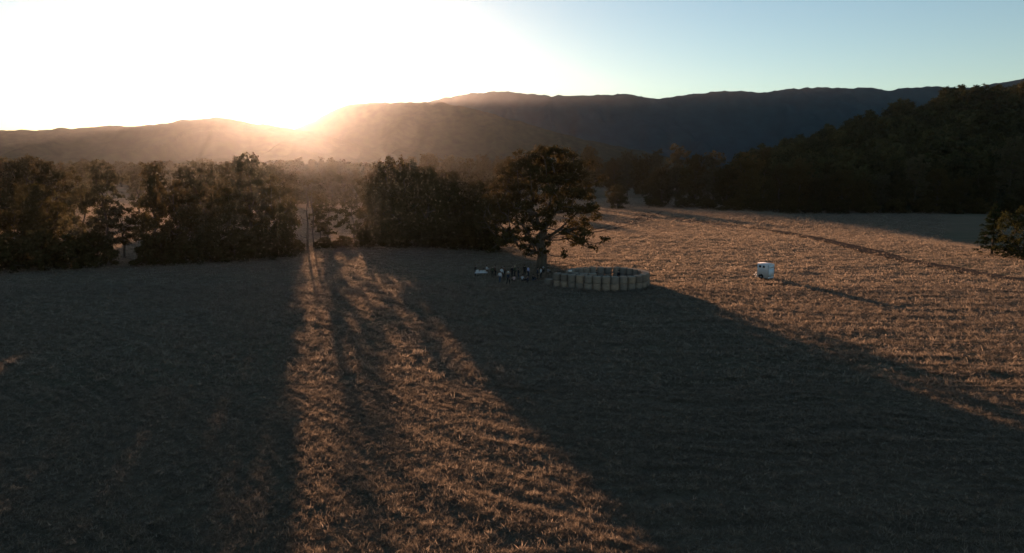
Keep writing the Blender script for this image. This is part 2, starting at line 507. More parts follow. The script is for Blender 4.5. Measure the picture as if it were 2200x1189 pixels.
def make_tree(name, seed, h, cr, base=0.28, trunk_r=0.4, clumps=60, leaves=120, leaf=0.5, clump_r=(1.1, 2.1), flat=0.75, top=0.5, lean=0.0,
              sparse=0.0, leafmat='leaf', wild=0.55, barkmat='bark', shape='round', trunk_top=None, droop=0.0, outline=None, thin_low=0.0):
    """returns (trunk mesh, crown mesh); h height, cr crown radius, base = height share where the crown starts"""
    rng = np.random.default_rng(seed)
    C, Rr = [], []
    zb, zt = base * h, h
    tries = 0
    while len(C) < clumps and tries < clumps * 60:
        tries += 1
        f = rng.random()
        if shape == 'round':   w = math.sqrt(max(0, 1 - ((f - top * 0.9) / (1.02 - top * 0.9 if f > top * 0.9 else top * 0.9 + 0.12)) ** 2))
        elif shape == 'tall':  w = (0.72 + 0.28 * math.sin(f * 7 + seed)) * (1 - 0.45 * f) * min(1, f * 4 + 0.4)
        elif shape == 'cone':  w = (1 - f) ** 0.9 * min(1, f * 8 + 0.35) + 0.03
        elif shape == 'bush':  w = math.sqrt(max(0, 1 - f * f))
        elif shape == 'layer': w = (0.8 + 0.2 * math.sin(f * 11 + seed)) * math.sqrt(max(0, 1 - (f - 0.42) ** 2 * 2.4))
        else: w = np.interp(f, [p[0] for p in outline], [p[1] for p in outline])
        a = rng.random() * 2 * math.pi
        wob = 1 + 0.28 * math.sin(3 * a + seed) * math.cos(5 * f + seed) + 0.18 * math.sin(5 * a + 2.1 * seed + 6 * f)
        rr = cr * w * wob * (rng.random() ** 0.36 if shape != 'cone' else rng.random() ** 0.3)
        cr_ = rng.uniform(*clump_r) * (0.75 if f > 0.9 else 1)
        if thin_low and f < 0.5: cr_ *= 1 - thin_low * 0.4 * (1 - f)
        r_lim = max(0.0, rr - cr_ * 0.35)
        c = np.array([r_lim * math.cos(a) + lean * h * f, r_lim * math.sin(a), zb + f * (zt - zb - cr_ * flat)])
        if sparse and rng.random() < sparse and len(C) > 8 and min(np.linalg.norm(np.array(C) - c, axis=1)) < cr_ * 0.9: continue
        C.append(c); Rr.append(cr_)
    C = np.array(C); Rr = np.array(Rr)
    tt = (trunk_top or (base + 0.42 * (1 - base))) * h
    npt = 7
    tp = [(lean * tt * (i / npt) ** 2 + 0.02 * h * math.sin(i * 1.3 + seed) * (i / npt), 0.02 * h * math.cos(i * 1.7 + seed) * (i / npt) - 0.02 * h * math.cos(seed) * (i / npt), tt * i / npt) for i in range(npt + 1)]
    nodes, rad, paths, tr = skeleton(tp, trunk_r, list(C), rng)
    mb = MB()
    tr_r = [max(rad[i], trunk_r * 0.22) for i in tr]; tr_r[0] *= 1.45; tr_r[1] *= 1.05
    tpts = [tuple(nodes[i]) for i in tr]; tpts[0] = (tpts[0][0], tpts[0][1], -0.4)
    mb.tube(tpts, tr_r, 9)
    for p in paths:
        r_ = [max(rad[i], 0.018) for i in p]; r_[0] = min(r_[0], r_[1] * 1.25)
        mb.tube([tuple(nodes[i]) for i in p], r_, 5)
    trunk = mb.mesh(name + '_trunk', [M[barkmat]], True)
    cc, nn = [], []
    for c, r_ in zip(C, Rr):
        n = int(leaves * (r_ / np.mean(Rr)) ** 2 * (1 - thin_low * (1 - sstep(0.35, 0.6, c[2] / h))))
        d = rng.normal(size=(n, 3)); d /= np.linalg.norm(d, axis=1)[:, None]
        # leaves gather on twig tufts inside the clump
        m = max(5, n // 14)
        tuft = d[rng.integers(0, m, n)] * 0.9 + rng.normal(size=(n, 3)) * 0.24
        rr = rng.random(n) ** 0.4
        pos = tuft * (r_ * rr)[:, None]
        pos[:, 2] *= flat
        if droop: pos[:, 2] -= droop * (np.linalg.norm(pos[:, :2], axis=1) / r_) ** 2 * r_
        pos = pos + c
        cc.append(pos); nn.append(tuft * 0.5 + d * 0.0 + (pos - c) / r_ * 0.7 + rng.normal(size=(n, 3)) * wild + np.array([0, 0, 0.3]))
    v, q = leaf_cards(np.concatenate(cc), np.concatenate(nn), leaf, rng)
    v[:, 2] = np.maximum(v[:, 2], 0.05)
    crown = mesh_np(name + '_crown', v, q, [M[leafmat]])
    return trunk, crown

PROTO = {}
def proto(key, **k): PROTO[key] = (make_tree(key, **k), k['h'], k['cr'])
proto('broad1', seed=1, h=20, cr=7.2, base=0.08, trunk_r=0.45, clumps=110, leaves=135, leaf=0.55)
proto('broad2', seed=2, h=20, cr=6.6, base=0.10, trunk_r=0.42, clumps=105, leaves=135, leaf=0.54, top=0.62)
proto('broad3', seed=3, h=20, cr=8.0, base=0.08, trunk_r=0.5, clumps=125, leaves=130, leaf=0.56, top=0.42)
proto('gum1', seed=4, h=22, cr=6.0, base=0.14, trunk_r=0.36, clumps=88, leaves=115, leaf=0.5, shape='layer', clump_r=(0.9, 1.9), sparse=0.5, leafmat='leaf_gum')
proto('gum2', seed=5, h=22, cr=6.6, base=0.16, trunk_r=0.36, clumps=95, leaves=110, leaf=0.5, shape='layer', clump_r=(0.9, 2.0), sparse=0.5, flat=0.6, leafmat='leaf_gum')
proto('gum3', seed=6, h=22, cr=5.8, base=0.12, trunk_r=0.34, clumps=85, leaves=110, leaf=0.5, shape='tall', clump_r=(0.9, 1.8), sparse=0.4)
proto('sparse', seed=8, h=14, cr=4.4, base=0.26, trunk_r=0.22, clumps=46, leaves=95, leaf=0.42, clump_r=(0.7, 1.4), sparse=0.8, flat=0.6)
proto('wispy', seed=9, h=15, cr=2.6, base=0.62, trunk_r=0.14, clumps=11, leaves=60, leaf=0.34, clump_r=(0.6, 1.0), sparse=0.9, flat=0.5, trunk_top=0.75, lean=0.03)
proto('bush1', seed=10, h=5, cr=3.6, base=0.02, trunk_r=0.16, clumps=60, leaves=130, leaf=0.36, clump_r=(0.6, 1.1), shape='bush', trunk_top=0.4)
proto('bush2', seed=11, h=5, cr=3.0, base=0.02, trunk_r=0.15, clumps=52, leaves=130, leaf=0.36, clump_r=(0.55, 1.0), shape='bush', trunk_top=0.4)
proto('narrow', seed=12, h=20, cr=2.6, base=0.08, trunk_r=0.3, clumps=46, leaves=130, leaf=0.42, clump_r=(0.8, 1.3), shape='tall', leafmat='leaf_dark')
proto('conifer', seed=13, h=11, cr=3.4, base=0.04, trunk_r=0.2, clumps=95, leaves=120, leaf=0.24, clump_r=(0.45, 0.85), shape='cone', leafmat='leaf_dark', trunk_top=0.93, flat=0.45, droop=0.35)
proto('willow', seed=14, h=10, cr=5.0, base=0.05, trunk_r=0.3, clumps=80, leaves=150, leaf=0.30, clump_r=(0.7, 1.3), leafmat='leaf_light', droop=0.6, top=0.45)
proto('lone', seed=15, h=10.5, cr=4.2, base=0.07, trunk_r=0.4, clumps=90, leaves=150, leaf=0.42, clump_r=(0.8, 1.4), top=0.45)
# the big old oak: its crown outline (height share, radius share) follows the photo, with low hanging outer boughs
proto('oak', seed=24, h=19.8, cr=10.4, base=0.15, trunk_r=0.78, clumps=250, leaves=215, leaf=0.35, clump_r=(0.8, 1.6), flat=0.66, sparse=0.75, thin_low=0.5, leafmat='leaf_oak', shape='out', trunk_top=0.36,
      outline=[(0, 0.80), (0.12, 0.98), (0.3, 1.0), (0.5, 0.92), (0.7, 0.84), (0.85, 0.68), (1.0, 0.34)])

TREES = []
def place_tree(key, x, y, height, width=None, name='broadleaf_tree', label='', group=None, rot=None, cat='tree', z=None):
    (tm, cm), h0, c0 = PROTO[key]
    s = height / h0
    w = s if width is None else width / (2 * c0)
    root = empty(name, (x, y, (level(x, y) if z is None else z)), (0, 0, random.uniform(0, 6.28) if rot is None else rot))
    root.scale = (w, w, s)
    link('trunk', tm, root); link('crown', cm, root)
    tag(root, label, cat, group)
    TREES.append(root)
    return root

def by_photo(px, base_py, top_py, z=None):
    """a tree standing where the photo shows its foot, as tall as the photo shows it"""
    x, y = ground(px, base_py)
    zz = level(x, y) if z is None else z
    return x, y, CAMZ + (375 - top_py) / FPX * y - zz

ORD = ['first', 'second', 'third', 'fourth', 'fifth', 'sixth', 'seventh', 'eighth', 'ninth', 'tenth', 'eleventh', 'twelfth', 'thirteenth', 'fourteenth', 'fifteenth',
       'sixteenth', 'seventeenth', 'eighteenth', 'nineteenth', 'twentieth'] + ['%d%s' % (n, {1: 'st', 2: 'nd', 3: 'rd'}.get(n % 10, 'th')) for n in range(21, 99)]

ox, oy = ground(1168, 578)
place_tree('oak', ox - 0.4, oy, 19.8, None, 'oak_tree', 'great spreading old oak standing alone beside the ring of bales', rot=0.4)

# wood edge on the left: (kind, photo x, foot y, top y, crown width in metres or None)
EDGE = [('broad2', -70, 560, 370, None), ('broad1', 40, 552, 440, 9), ('broad3', 92, 549, 390, 10), ('gum1', 184, 556, 398, 6), ('gum2', 234, 556, 343, 8.5), ('gum3', 336, 560, 346, 8.5),
        ('broad1', 392, 559, 384, 9), ('gum1', 446, 556, 346, 9.5), ('broad2', 496, 554, 398, 8.5), ('gum2', 542, 552, 328, 10), ('broad1', 594, 549, 372, 8.5),
        ('broad3', 828, 528, 344, 11), ('broad1', 862, 529, 333, 12.5), ('narrow', 890, 528, 328, 4.4), ('broad2', 918, 529, 352, 11), ('broad3', 962, 529, 382, 11), ('broad1', 1006, 530, 398, 10), ('broad2', 818, 522, 352, 10), ('broad3', 872, 522, 346, 13), ('broad1', 932, 523, 354, 13), ('broad2', 986, 523, 364, 12), ('broad3', 1028, 524, 384, 10), ('broad2', 1064, 541, 412, 10.5)]
EDGE.sort(key=lambda e: e[1])
for i, (k, px, by, ty, w) in enumerate(EDGE):
    x, y, h = by_photo(px, by, ty)
    nm = {'g': 'gum_tree', 'n': 'cypress_tree'}.get(k[0], 'broadleaf_tree')
    if k == 'narrow': lb = 'narrow dark cypress rising among the round trees left of the oak'
    else: lb = '%s tree, %s from the left in the front wood edge' % ('airy tall-stemmed' if k[0] == 'g' else 'full round-crowned', ORD[i])
    place_tree(k, x, y, h, w, nm, lb, 'trees of the wood edge on the left')
# the thin place in the wood edge that lets the sun through
for k, px, by, ty, w, lb in (('sparse', 706, 530, 432, 6.5, 'small loose-leaved tree in the sunlit gap, right of the bare snag'),
                             ('sparse', 762, 529, 424, 5.5, 'small loose-leaved tree in the sunlit gap, against the big round trees'),
                             ('wispy', 674, 532, 380, 4.5, 'thin leggy tree with a wisp of leaves in the sunlit gap'),
                             ('sparse', 690, 527, 408, 4.6, 'slim loose-leaved tree just right of the thin leggy tree in the gap'),
                             ('sparse', 268, 553, 438, 7.5, 'loose-leaved tree arching over the narrow gap in the left wood'),
                             ('sparse', 618, 545, 430, 5.5, 'small loose-leaved tree at the left side of the sunlit gap')):
    x, y, h = by_photo(px, by, ty)
    place_tree(k, x, y, h, w, 'slender_tree', lb)
# shrubs under the wood edge
SHRUB = [('bush1', -40, 580, 498, 12), ('bush2', 22, 578, 497, 9), ('bush1', 92, 578, 490, 10), ('bush2', 150, 577, 500, 8), ('bush1', 206, 573, 492, 7.6), ('bush2', 316, 570, 515, 4.5), ('bush1', 350, 568, 498, 7),
         ('bush2', 400, 566, 505, 7), ('bush1', 452, 562, 495, 8), ('bush2', 505, 559, 490, 7.5), ('bush1', 556, 556, 484, 8), ('bush2', 604, 552, 480, 6), ('bush2', 640, 542, 513, 3.0), ('bush2', 700, 533, 508, 5), ('bush1', 738, 532, 505, 6),
         ('bush2', 782, 530, 485, 5), ('bush1', 838, 531, 478, 9), ('bush2', 885, 531, 462, 8), ('bush1', 930, 531, 465, 9), ('bush2', 978, 532, 470, 9), ('bush1', 1018, 534, 480, 8), ('bush2', 1046, 538, 492, 6)]
for i, (k, px, by, ty, w) in enumerate(SHRUB):
    x, y, h = by_photo(px, by, ty)
    place_tree(k, x, y, h, w, 'shrub', 'dark rounded shrub, %s from the left along the foot of the wood' % ORD[i], 'shrubs along the wood foot', cat='shrub')

# trees standing in the meadow behind the wood edge
BACK = [('broad1', -20, 500, 345, 15), ('gum1', 40, 497, 338, 13), ('broad3', 75, 498, 332, 14), ('broad2', 128, 495, 344, 12), ('gum2', 10, 470, 336, 14), ('gum3', 400, 488, 352, 12), ('broad1', 440, 480, 346, 14),
        ('broad2', 505, 482, 344, 13), ('gum1', 575, 478, 348, 12), ('gum2', 300, 462, 350, 11), ('gum3', 350, 464, 344, 13), ('broad3', 470, 470, 350, 15), ('gum1', 525, 466, 340, 13), ('broad2', 612, 474, 356, 11), ('gum2', 180, 440, 348, 13)]
BACK.sort(key=lambda e: e[1])
for i, (k, px, by, ty, w) in enumerate(BACK):
    x, y, h = by_photo(px, by, ty)
    place_tree(k, x, y, h, w, 'meadow_tree', 'hazy tree behind the front wood edge on the left, %s from the left' % ORD[i], 'trees behind the wood edge')

# far wood line across the valley
rw = random.Random(5)
px = -120.0
top_prof = [(-200, 345), (0, 344), (120, 352), (200, 342), (310, 346), (420, 340), (520, 344), (640, 333), (760, 342), (860, 345), (930, 326), (1000, 336), (1060, 330), (1130, 335), (1200, 325), (1262, 314), (1290, 345), (1345, 322), (1400, 330)]
ZONE = [(630, 'showing over the left wood edge'), (760, 'behind the sunlit gap'), (1040, 'behind the dark round trees'), (1300, 'behind the great oak'), (9999, 'beyond the small lone tree')]
zi, zc = 0, 0
while px < 1400:
    d = rw.uniform(570, 645)
    x = (px - CX) / FPX * d; z = level(x, d)
    ty = np.interp(px, [p[0] for p in top_prof], [p[1] for p in top_prof]) + rw.uniform(-3, 12)
    h = CAMZ + (375 - ty) / FPX * d - z
    if px > ZONE[zi][0]: zi += 1; zc = 0
    place_tree(rw.choice(['broad1', 'broad2', 'broad3', 'gum1', 'gum2', 'gum3']), x, d, h, rw.uniform(11, 18), 'distant_tree', 'distant tree %s, %s from the left there' % (ZONE[zi][1], ORD[zc]), 'distant wood line under the hills')
    zc += 1
    px += rw.uniform(15, 30)

# tall dark trees showing right of the oak's crown
for i, (k, px, d, ty, w) in enumerate([('broad1', 1232, 478, 330, 15), ('broad3', 1262, 470, 313, 17), ('broad2', 1318, 482, 338, 14), ('gum1', 1346, 470, 322, 15), ('broad1', 1378, 462, 330, 16), ('gum2', 1408, 455, 320, 15)]):
    x = (px - CX) / FPX * d
    place_tree(k, x, d, CAMZ + (375 - ty) / FPX * d - level(x, d), w, 'tall_tree', 'tall dark tree right of the oak crown, %s from the left' % ORD[i], 'tall trees right of the oak crown')
# a loose screen of trees standing far back in the sunlit gap
for i, (k, px, d, ty, w) in enumerate([('broad2', 640, 318, 366, 11), ('gum1', 664, 305, 362, 10), ('broad1', 690, 322, 370, 12), ('gum2', 716, 308, 364, 10), ('broad3', 742, 318, 369, 12), ('gum3', 768, 306, 362, 9)]):
    x = (px - CX) / FPX * d
    place_tree(k, x, d, CAMZ + (375 - ty) / FPX * d - level(x, d), w, 'gap_tree', 'glowing hazy tree far back in the sunlit gap, %s from the left' % ORD[i], 'hazy trees far back in the gap')
# a nearer clump of tall trees seen between the dark round trees and the oak
for i, (k, px, d, ty, w) in enumerate([('gum2', 880, 470, 340, 15), ('broad3', 925, 455, 330, 17), ('gum1', 968, 462, 334, 15), ('broad1', 1005, 450, 340, 16), ('gum3', 1040, 465, 332, 14), ('broad2', 1085, 470, 342, 15)]):
    x = (px - CX) / FPX * d
    place_tree(k, x, d, CAMZ + (375 - ty) / FPX * d - level(x, d), w, 'valley_tree', 'tall tree in the clump left of the oak top, %s from the left' % ORD[i], 'tall clump beyond the dark round trees')

# lone small tree in the sunlit field
x, y, h = by_photo(1328, 451, 396)
place_tree('lone', x, y, h, 9.2, 'round_tree', 'small round tree alone at the top of the sunlit field', rot=1.0)

# wood edge on the right, at the foot of the hill
EDGE_R = [('broad2', 1398, 442, 392, 9), ('broad1', 1420, 441, 352, 13), ('gum2', 1452, 442, 310, 14), ('broad3', 1492, 444, 330, 16), ('gum1', 1532, 446, 322, 13), ('broad2', 1560, 449, 352, 13), ('broad1', 1600, 452, 326, 16), ('gum3', 1640, 452, 318, 13),
          ('broad3', 1672, 455, 350, 16), ('broad2', 1715, 455, 338, 14), ('broad1', 1760, 456, 372, 14), ('broad3', 1805, 456, 362, 16), ('broad2', 1850, 456, 385, 12), ('gum1', 1890, 456, 372, 12), ('broad1', 1930, 457, 380, 12),
          ('gum2', 1962, 457, 332, 17), ('broad3', 2010, 457, 360, 16), ('broad2', 2060, 457, 378, 14), ('broad1', 2105, 457, 366, 15), ('gum2', 2165, 456, 296, 20), ('broad3', 2215, 456, 330, 18), ('broad1', 2270, 456, 350, 18)]
for i, (k, px, by, ty, w) in enumerate(EDGE_R):
    zz = -5.0 if px > 1640 else (level(*ground(px, by)))
    x, y = ground(px, by, zz)
    h = CAMZ + (375 - ty) / FPX * y - zz
    place_tree(k, x, y, h, w, 'broadleaf_tree' if k[0] == 'b' else 'gum_tree', 'dark %s tree, %s from the left along the right wood edge' % ('round-crowned' if k[0] == 'b' else 'tall broken-crowned', ORD[i]),
               'trees of the wood edge on the right', z=zz)
for i, (k, px, by, ty, w) in enumerate([('bush1', 1412, 446, 425, 9), ('bush2', 1468, 447, 424, 10), ('bush1', 1520, 450, 425, 11), ('bush2', 1570, 453, 425, 11), ('bush1', 1622, 455, 422, 12), ('bush2', 1690, 459, 425, 13), ('bush1', 1745, 459, 428, 13),
                                        ('bush2', 1800, 459, 425, 13), ('bush1', 1860, 459, 420, 13), ('bush2', 1920, 459, 425, 13), ('bush1', 1985, 459, 424, 13), ('bush2', 2040, 459, 425, 13), ('bush1', 2100, 459, 424, 14), ('bush2', 2170, 459, 425, 14), ('bush1', 2240, 459, 425, 14)]):
    zz = -5.0 if px > 1640 else (level(*ground(px, by)))
    x, y = ground(px, by, zz)
    place_tree(k, x, y, CAMZ + (375 - ty) / FPX * y - zz, w, 'shrub', 'dark shrub, %s from the left along the foot of the right wood' % ORD[i], 'shrubs along the right wood foot', z=zz, cat='shrub')
# the two trees beyond the brow at the right border
bx, by_ = 131 * (2136 - CX) / FPX, 131.0
place_tree('conifer', bx, by_, CAMZ + (375 - 434) / FPX * by_ - level(bx, by_), 6.6, 'fir_tree', 'dark pointed fir behind the brow at the right border', rot=0.3)
bx, by_ = 126 * (2206 - CX) / FPX, 126.0
place_tree('willow', bx, by_, CAMZ + (375 - 430) / FPX * by_ - level(bx, by_), 10.5, 'drooping_tree', 'light green drooping tree cut by the right border', rot=2.0)

# bare snag in the gap
def snag(x, y, h, label):
    root = empty('dead_tree', (x, y, level(x, y)))
    mb = MB(); rng = random.Random(3)
    tp = [(0, 0, -0.3), (0.05, 0, h * 0.2), (0.25, 0.1, h * 0.4), (0.05, 0.1, h * 0.58), (0.35, 0.0, h * 0.72), (0.3, -0.1, h * 0.86), (0.1, 0, h)]
    mb.tube(tp, [0.26, 0.2, 0.16, 0.13, 0.10, 0.06, 0.02], 8); mb.build('trunk', M['bark'], root, True)
    for z0, a, l, r_ in ((0.18, 2.8, 2.6, 0.08), (0.3, 0.2, 2.2, 0.07), (0.45, 3.4, 2.0, 0.07), (0.6, 2.9, 1.8, 0.06), (0.7, 0.5, 1.5, 0.05), (0.85, 3.3, 1.9, 0.05)):
        b = MB(); zz = h * z0
        x0 = np.interp(zz, [p[2] for p in tp], [p[0] for p in tp])
        p = [(x0, 0, zz)]
        for s_ in range(1, 5):
            p.append((x0 + math.cos(a) * l * s_ / 4 + rng.uniform(-.12, .12), math.sin(a) * l * s_ / 4 + rng.uniform(-.12, .12), zz + l * 0.22 * s_ / 4 * s_ / 2 + rng.uniform(-.1, .1)))
        b.tube(p, [r_, r_ * 0.8, r_ * 0.6, r_ * 0.4, 0.012], 5)
        b.tube([p[2], (p[2][0] + math.cos(a + .9) * 0.5, p[2][1] + 0.2, p[2][2] + 0.5), (p[2][0] + math.cos(a + .9) * 0.7, p[2][1] + 0.3, p[2][2] + 1.0)], [r_ * .5, r_ * .35, .01], 4)
        b.build('branch', M['bark'], root, True)
    tag(root, label, 'dead tree')
x, y, h = by_photo(661, 536, 396)
snag(x, y, h, 'bare dead snag with crooked branches in the sunlit gap')

# fallen bleached log at the wood edge
x, y = ground(812, 527)
root = empty('fallen_log', (x, y, level(x, y)), (0, 0, 0.12))
mb = MB(); mb.tube([(-1.9, 0, .38), (-0.8, .1, .42), (0.4, 0, .36), (1.5, -.05, .3)], [0.2, 0.27, 0.3, 0.34], 10); mb.build('trunk', M['bark_pale'], root, True)
mb = MB(); mb.tube([(1.5, -.05, -.1), (1.6, 0, .5), (1.55, .05, 1.05)], [0.28, 0.2, 0.06], 8); mb.build('stump', M['bark_pale'], root, True)
for p in ([(-1.0, .1, .5), (-1.2, .2, 1.0), (-1.7, .2, 1.4)], [(-0.2, 0, .5), (-.1, -.2, .9), (.2, -.3, 1.1)], [(-1.8, 0, .4), (-2.5, .1, .55), (-3.0, .0, .5)]):
    mb = MB(); mb.tube(p, [0.09, 0.06, 0.015], 6); mb.build('branch', M['bark_pale'], root, True)
tag(root, 'bleached fallen log with broken branches at the wood edge', 'log')

# ------------------------------------------------------------------ masses nobody could count: far woods, dry grass
def scatter(name, pts, scl, rot, which, meshes, label):
    me = bpy.data.meshes.new(name)
    me.vertices.add(len(pts)); me.vertices.foreach_set('co', np.asarray(pts, np.float32).ravel())
    a = me.attributes.new('scl', 'FLOAT_VECTOR', 'POINT'); a.data.foreach_set('vector', np.asarray(scl, np.float32).ravel())
    a = me.attributes.new('rot', 'FLOAT_VECTOR', 'POINT'); a.data.foreach_set('vector', np.asarray(rot, np.float32).ravel())
    a = me.attributes.new('pick', 'INT', 'POINT'); a.data.foreach_set('value', np.asarray(which, np.int32))
    o = link(name, me)
    pc = bpy.data.collections.new(name + '_kinds')
    for i, m_ in enumerate(meshes):
        pc.objects.link(bpy.data.objects.new('%s_kind_%02d' % (name, i), m_))
    ng = bpy.data.node_groups.new(name + '_spread', 'GeometryNodeTree')
    ng.interface.new_socket('Geometry', in_out='INPUT', socket_type='NodeSocketGeometry')
    ng.interface.new_socket('Geometry', in_out='OUTPUT', socket_type='NodeSocketGeometry')
    N = ng.nodes; L = ng.links
    gi = N.new('NodeGroupInput'); go = N.new('NodeGroupOutput')
    ci = N.new('GeometryNodeCollectionInfo'); ci.inputs['Collection'].default_value = pc
    ci.inputs['Separate Children'].default_value = True; ci.inputs['Reset Children'].default_value = True
    ip = N.new('GeometryNodeInstanceOnPoints'); ip.inputs['Pick Instance'].default_value = True
    def attr(nm, ty):
        n = N.new('GeometryNodeInputNamedAttribute'); n.data_type = ty; n.inputs['Name'].default_value = nm
        return [s_ for s_ in n.outputs if s_.enabled and s_.name == 'Attribute'][0]
    L.new(gi.outputs[0], ip.inputs['Points']); L.new(ci.outputs[0], ip.inputs['Instance'])
    L.new(attr('pick', 'INT'), ip.inputs['Instance Index']); L.new(attr('scl', 'FLOAT_VECTOR'), ip.inputs['Scale'])
    er = N.new('FunctionNodeEulerToRotation'); L.new(attr('rot', 'FLOAT_VECTOR'), er.inputs[0]); L.new(er.outputs[0], ip.inputs['Rotation'])
    L.new(ip.outputs[0], go.inputs[0])
    md = o.modifiers.new('spread', 'NODES'); md.node_group = ng
    tag(o, label, kind='stuff')
    return o

def far_crown(name, seed, tall):
    tm, cm = make_tree(name, seed, h=16, cr=5.5 if not tall else 4.4, base=0.18, trunk_r=0.3, clumps=20, leaves=90, leaf=0.8, clump_r=(1.5, 2.6), shape='round' if not tall else 'layer', flat=0.8, wild=0.2, leafmat='leaf_far')
    return cm
FAR = [far_crown('far_crown_%d' % i, 100 + i, i % 2) for i in range(6)]

# the wood covering the hillside
n = 2500
t = RNG.uniform(0.30, 0.98, n); y = 385 + 480 * RNG.random(n) ** 0.8
x = t * y; z = hill_z(x, y)
keep = (z > -3)
x, y, z = x[keep], y[keep], z[keep]; n = len(x)
s = 0.85 + 1.3 * RNG.random(n) ** 2
scatter('hillside_forest', np.stack([x, y, z - 1.5], 1), np.stack([s * RNG.uniform(.85, 1.2, n), s * RNG.uniform(.85, 1.2, n), s], 1), np.stack([np.zeros(n), np.zeros(n), RNG.uniform(0, 6.28, n)], 1),
        RNG.integers(0, 6, n), FAR, 'dense dark forest covering the hillside on the right')
# the wood on the valley floor behind the distant wood line
n = 3200
y = 660 + 800 * RNG.random(n) ** 1.3; t = RNG.uniform(-0.95, 0.36, n); x = t * y; z = land(x, y)
s = RNG.uniform(0.9, 1.6, n)
scatter('valley_forest', np.stack([x, y, z - 1], 1), np.stack([s, s, s], 1), np.stack([np.zeros(n), np.zeros(n), RNG.uniform(0, 6.28, n)], 1),
        RNG.integers(0, 6, n), FAR, 'hazy forest filling the valley floor below the hills')

# dry grass: tufts of cut straw thrown along the swaths
def tuft_mesh(i, nb=15, wide=1.0):
    rng = np.random.default_rng(200 + i)
    V, Q = [], []
    for b in range(nb):
        a = rng.uniform(0, 6.28); ln = rng.uniform(0.16, 0.42); el = rng.uniform(0.1, 1.15)
        w = rng.uniform(0.007, 0.014) * wide
        p0 = np.array([rng.normal() * 0.10, rng.normal() * 0.07, 0.0])
        d = np.array([math.cos(a) * math.cos(el), math.sin(a) * math.cos(el), math.sin(el)])
        sd = np.array([-math.sin(a), math.cos(a), 0]) * w
        m_ = p0 + d * ln * 0.55; e_ = p0 + d * ln + np.array([math.cos(a), math.sin(a), -0.6]) * ln * 0.22
        k = len(V) * 1
        V += [p0 - sd, p0 + sd, m_ + sd * 0.9, m_ - sd * 0.9, e_ + sd * 0.2, e_ - sd * 0.2]
        Q += [(k, k + 1, k + 2, k + 3), (k + 3, k + 2, k + 4, k + 5)]
    return mesh_np('grass_tuft_%d' % i, np.array(V), np.array(Q), [M['straw']])
TUFT = [tuft_mesh(i, 18) for i in range(7)]
def sward_mesh(i):
    # a longer patch of combed stubble, lying along the mowing rows
    rng = np.random.default_rng(260 + i); V, Q = [], []
    for b in range(46):
        a = rng.uniform(0, 6.28); ln = rng.uniform(0.10, 0.27); el = rng.uniform(0.3, 1.3); w = rng.uniform(0.014, 0.03)
        p0 = np.array([rng.normal() * 0.55, rng.normal() * 0.16, 0.0])
        d = np.array([math.cos(a) * math.cos(el), math.sin(a) * math.cos(el), math.sin(el)]); sd = np.array([-math.sin(a), math.cos(a), 0]) * w
        k = len(V); e_ = p0 + d * ln
        V += [p0 - sd, p0 + sd, e_ + sd * 0.4, e_ - sd * 0.4]; Q.append((k, k + 1, k + 2, k + 3))
    return mesh_np('sward_%d' % i, np.array(V), np.array(Q), [M['straw']])
SWARD = [sward_mesh(i) for i in range(6)]
def spread(n, y0, y1, tmax, size, seed, combed=False):
    rng = np.random.default_rng(seed)
    # even over the ground of the wedge between two distances
    y = np.sqrt(rng.uniform(y0 ** 2, y1 ** 2, n)); x = rng.uniform(-tmax, tmax, n) * y
    sw = swath(x, y)
    keep = (rng.random(n) < np.clip(0.45 + sw * 3.2, 0.12, 1)) & (off_track(x, y) > rng.uniform(-0.05, 1, n))
    x, y, sw = x[keep], y[keep], sw[keep]
    f = (1 - sstep(160, 320, y)) * (1 - sstep(90, 220, np.abs(x)))
    z = land(x, y) + f * sw
    s = size * rng.uniform(0.6, 1.5, len(x))
    return np.stack([x, y, z - 0.02], 1), np.stack([s * 1.15, s, s * rng.uniform(0.6, 1.0, len(x))], 1), np.stack([rng.normal(size=len(x)) * .25, rng.normal(size=len(x)) * .25, rng.normal(size=len(x)) * .22 + 0.06 if combed else rng.uniform(0, 6.28, len(x))], 1)
def lay(name, bands, kinds, label):
    P_, S_, R_ = (np.concatenate([b[k] for b in bands]) for k in range(3))
    scatter(name, P_, S_, R_, RNG.integers(0, len(kinds), len(P_)), kinds, label)
lay('dry_grass', [spread(165000, 21, 48, 0.82, 0.55, 1), spread(125000, 48, 95, 0.80, 0.95, 2)], TUFT, 'dry cut grass lying in tufts over the near field')
far_b = [spread(95000, 88, 190, 0.78, 0.95, 3, True), spread(150000, 190, 430, 0.62, 1.8, 4, True)]
far_b[1][1][:, 2] *= 0.6
lay('field_stubble', far_b, SWARD, 'dry cut grass over the far half of the field')

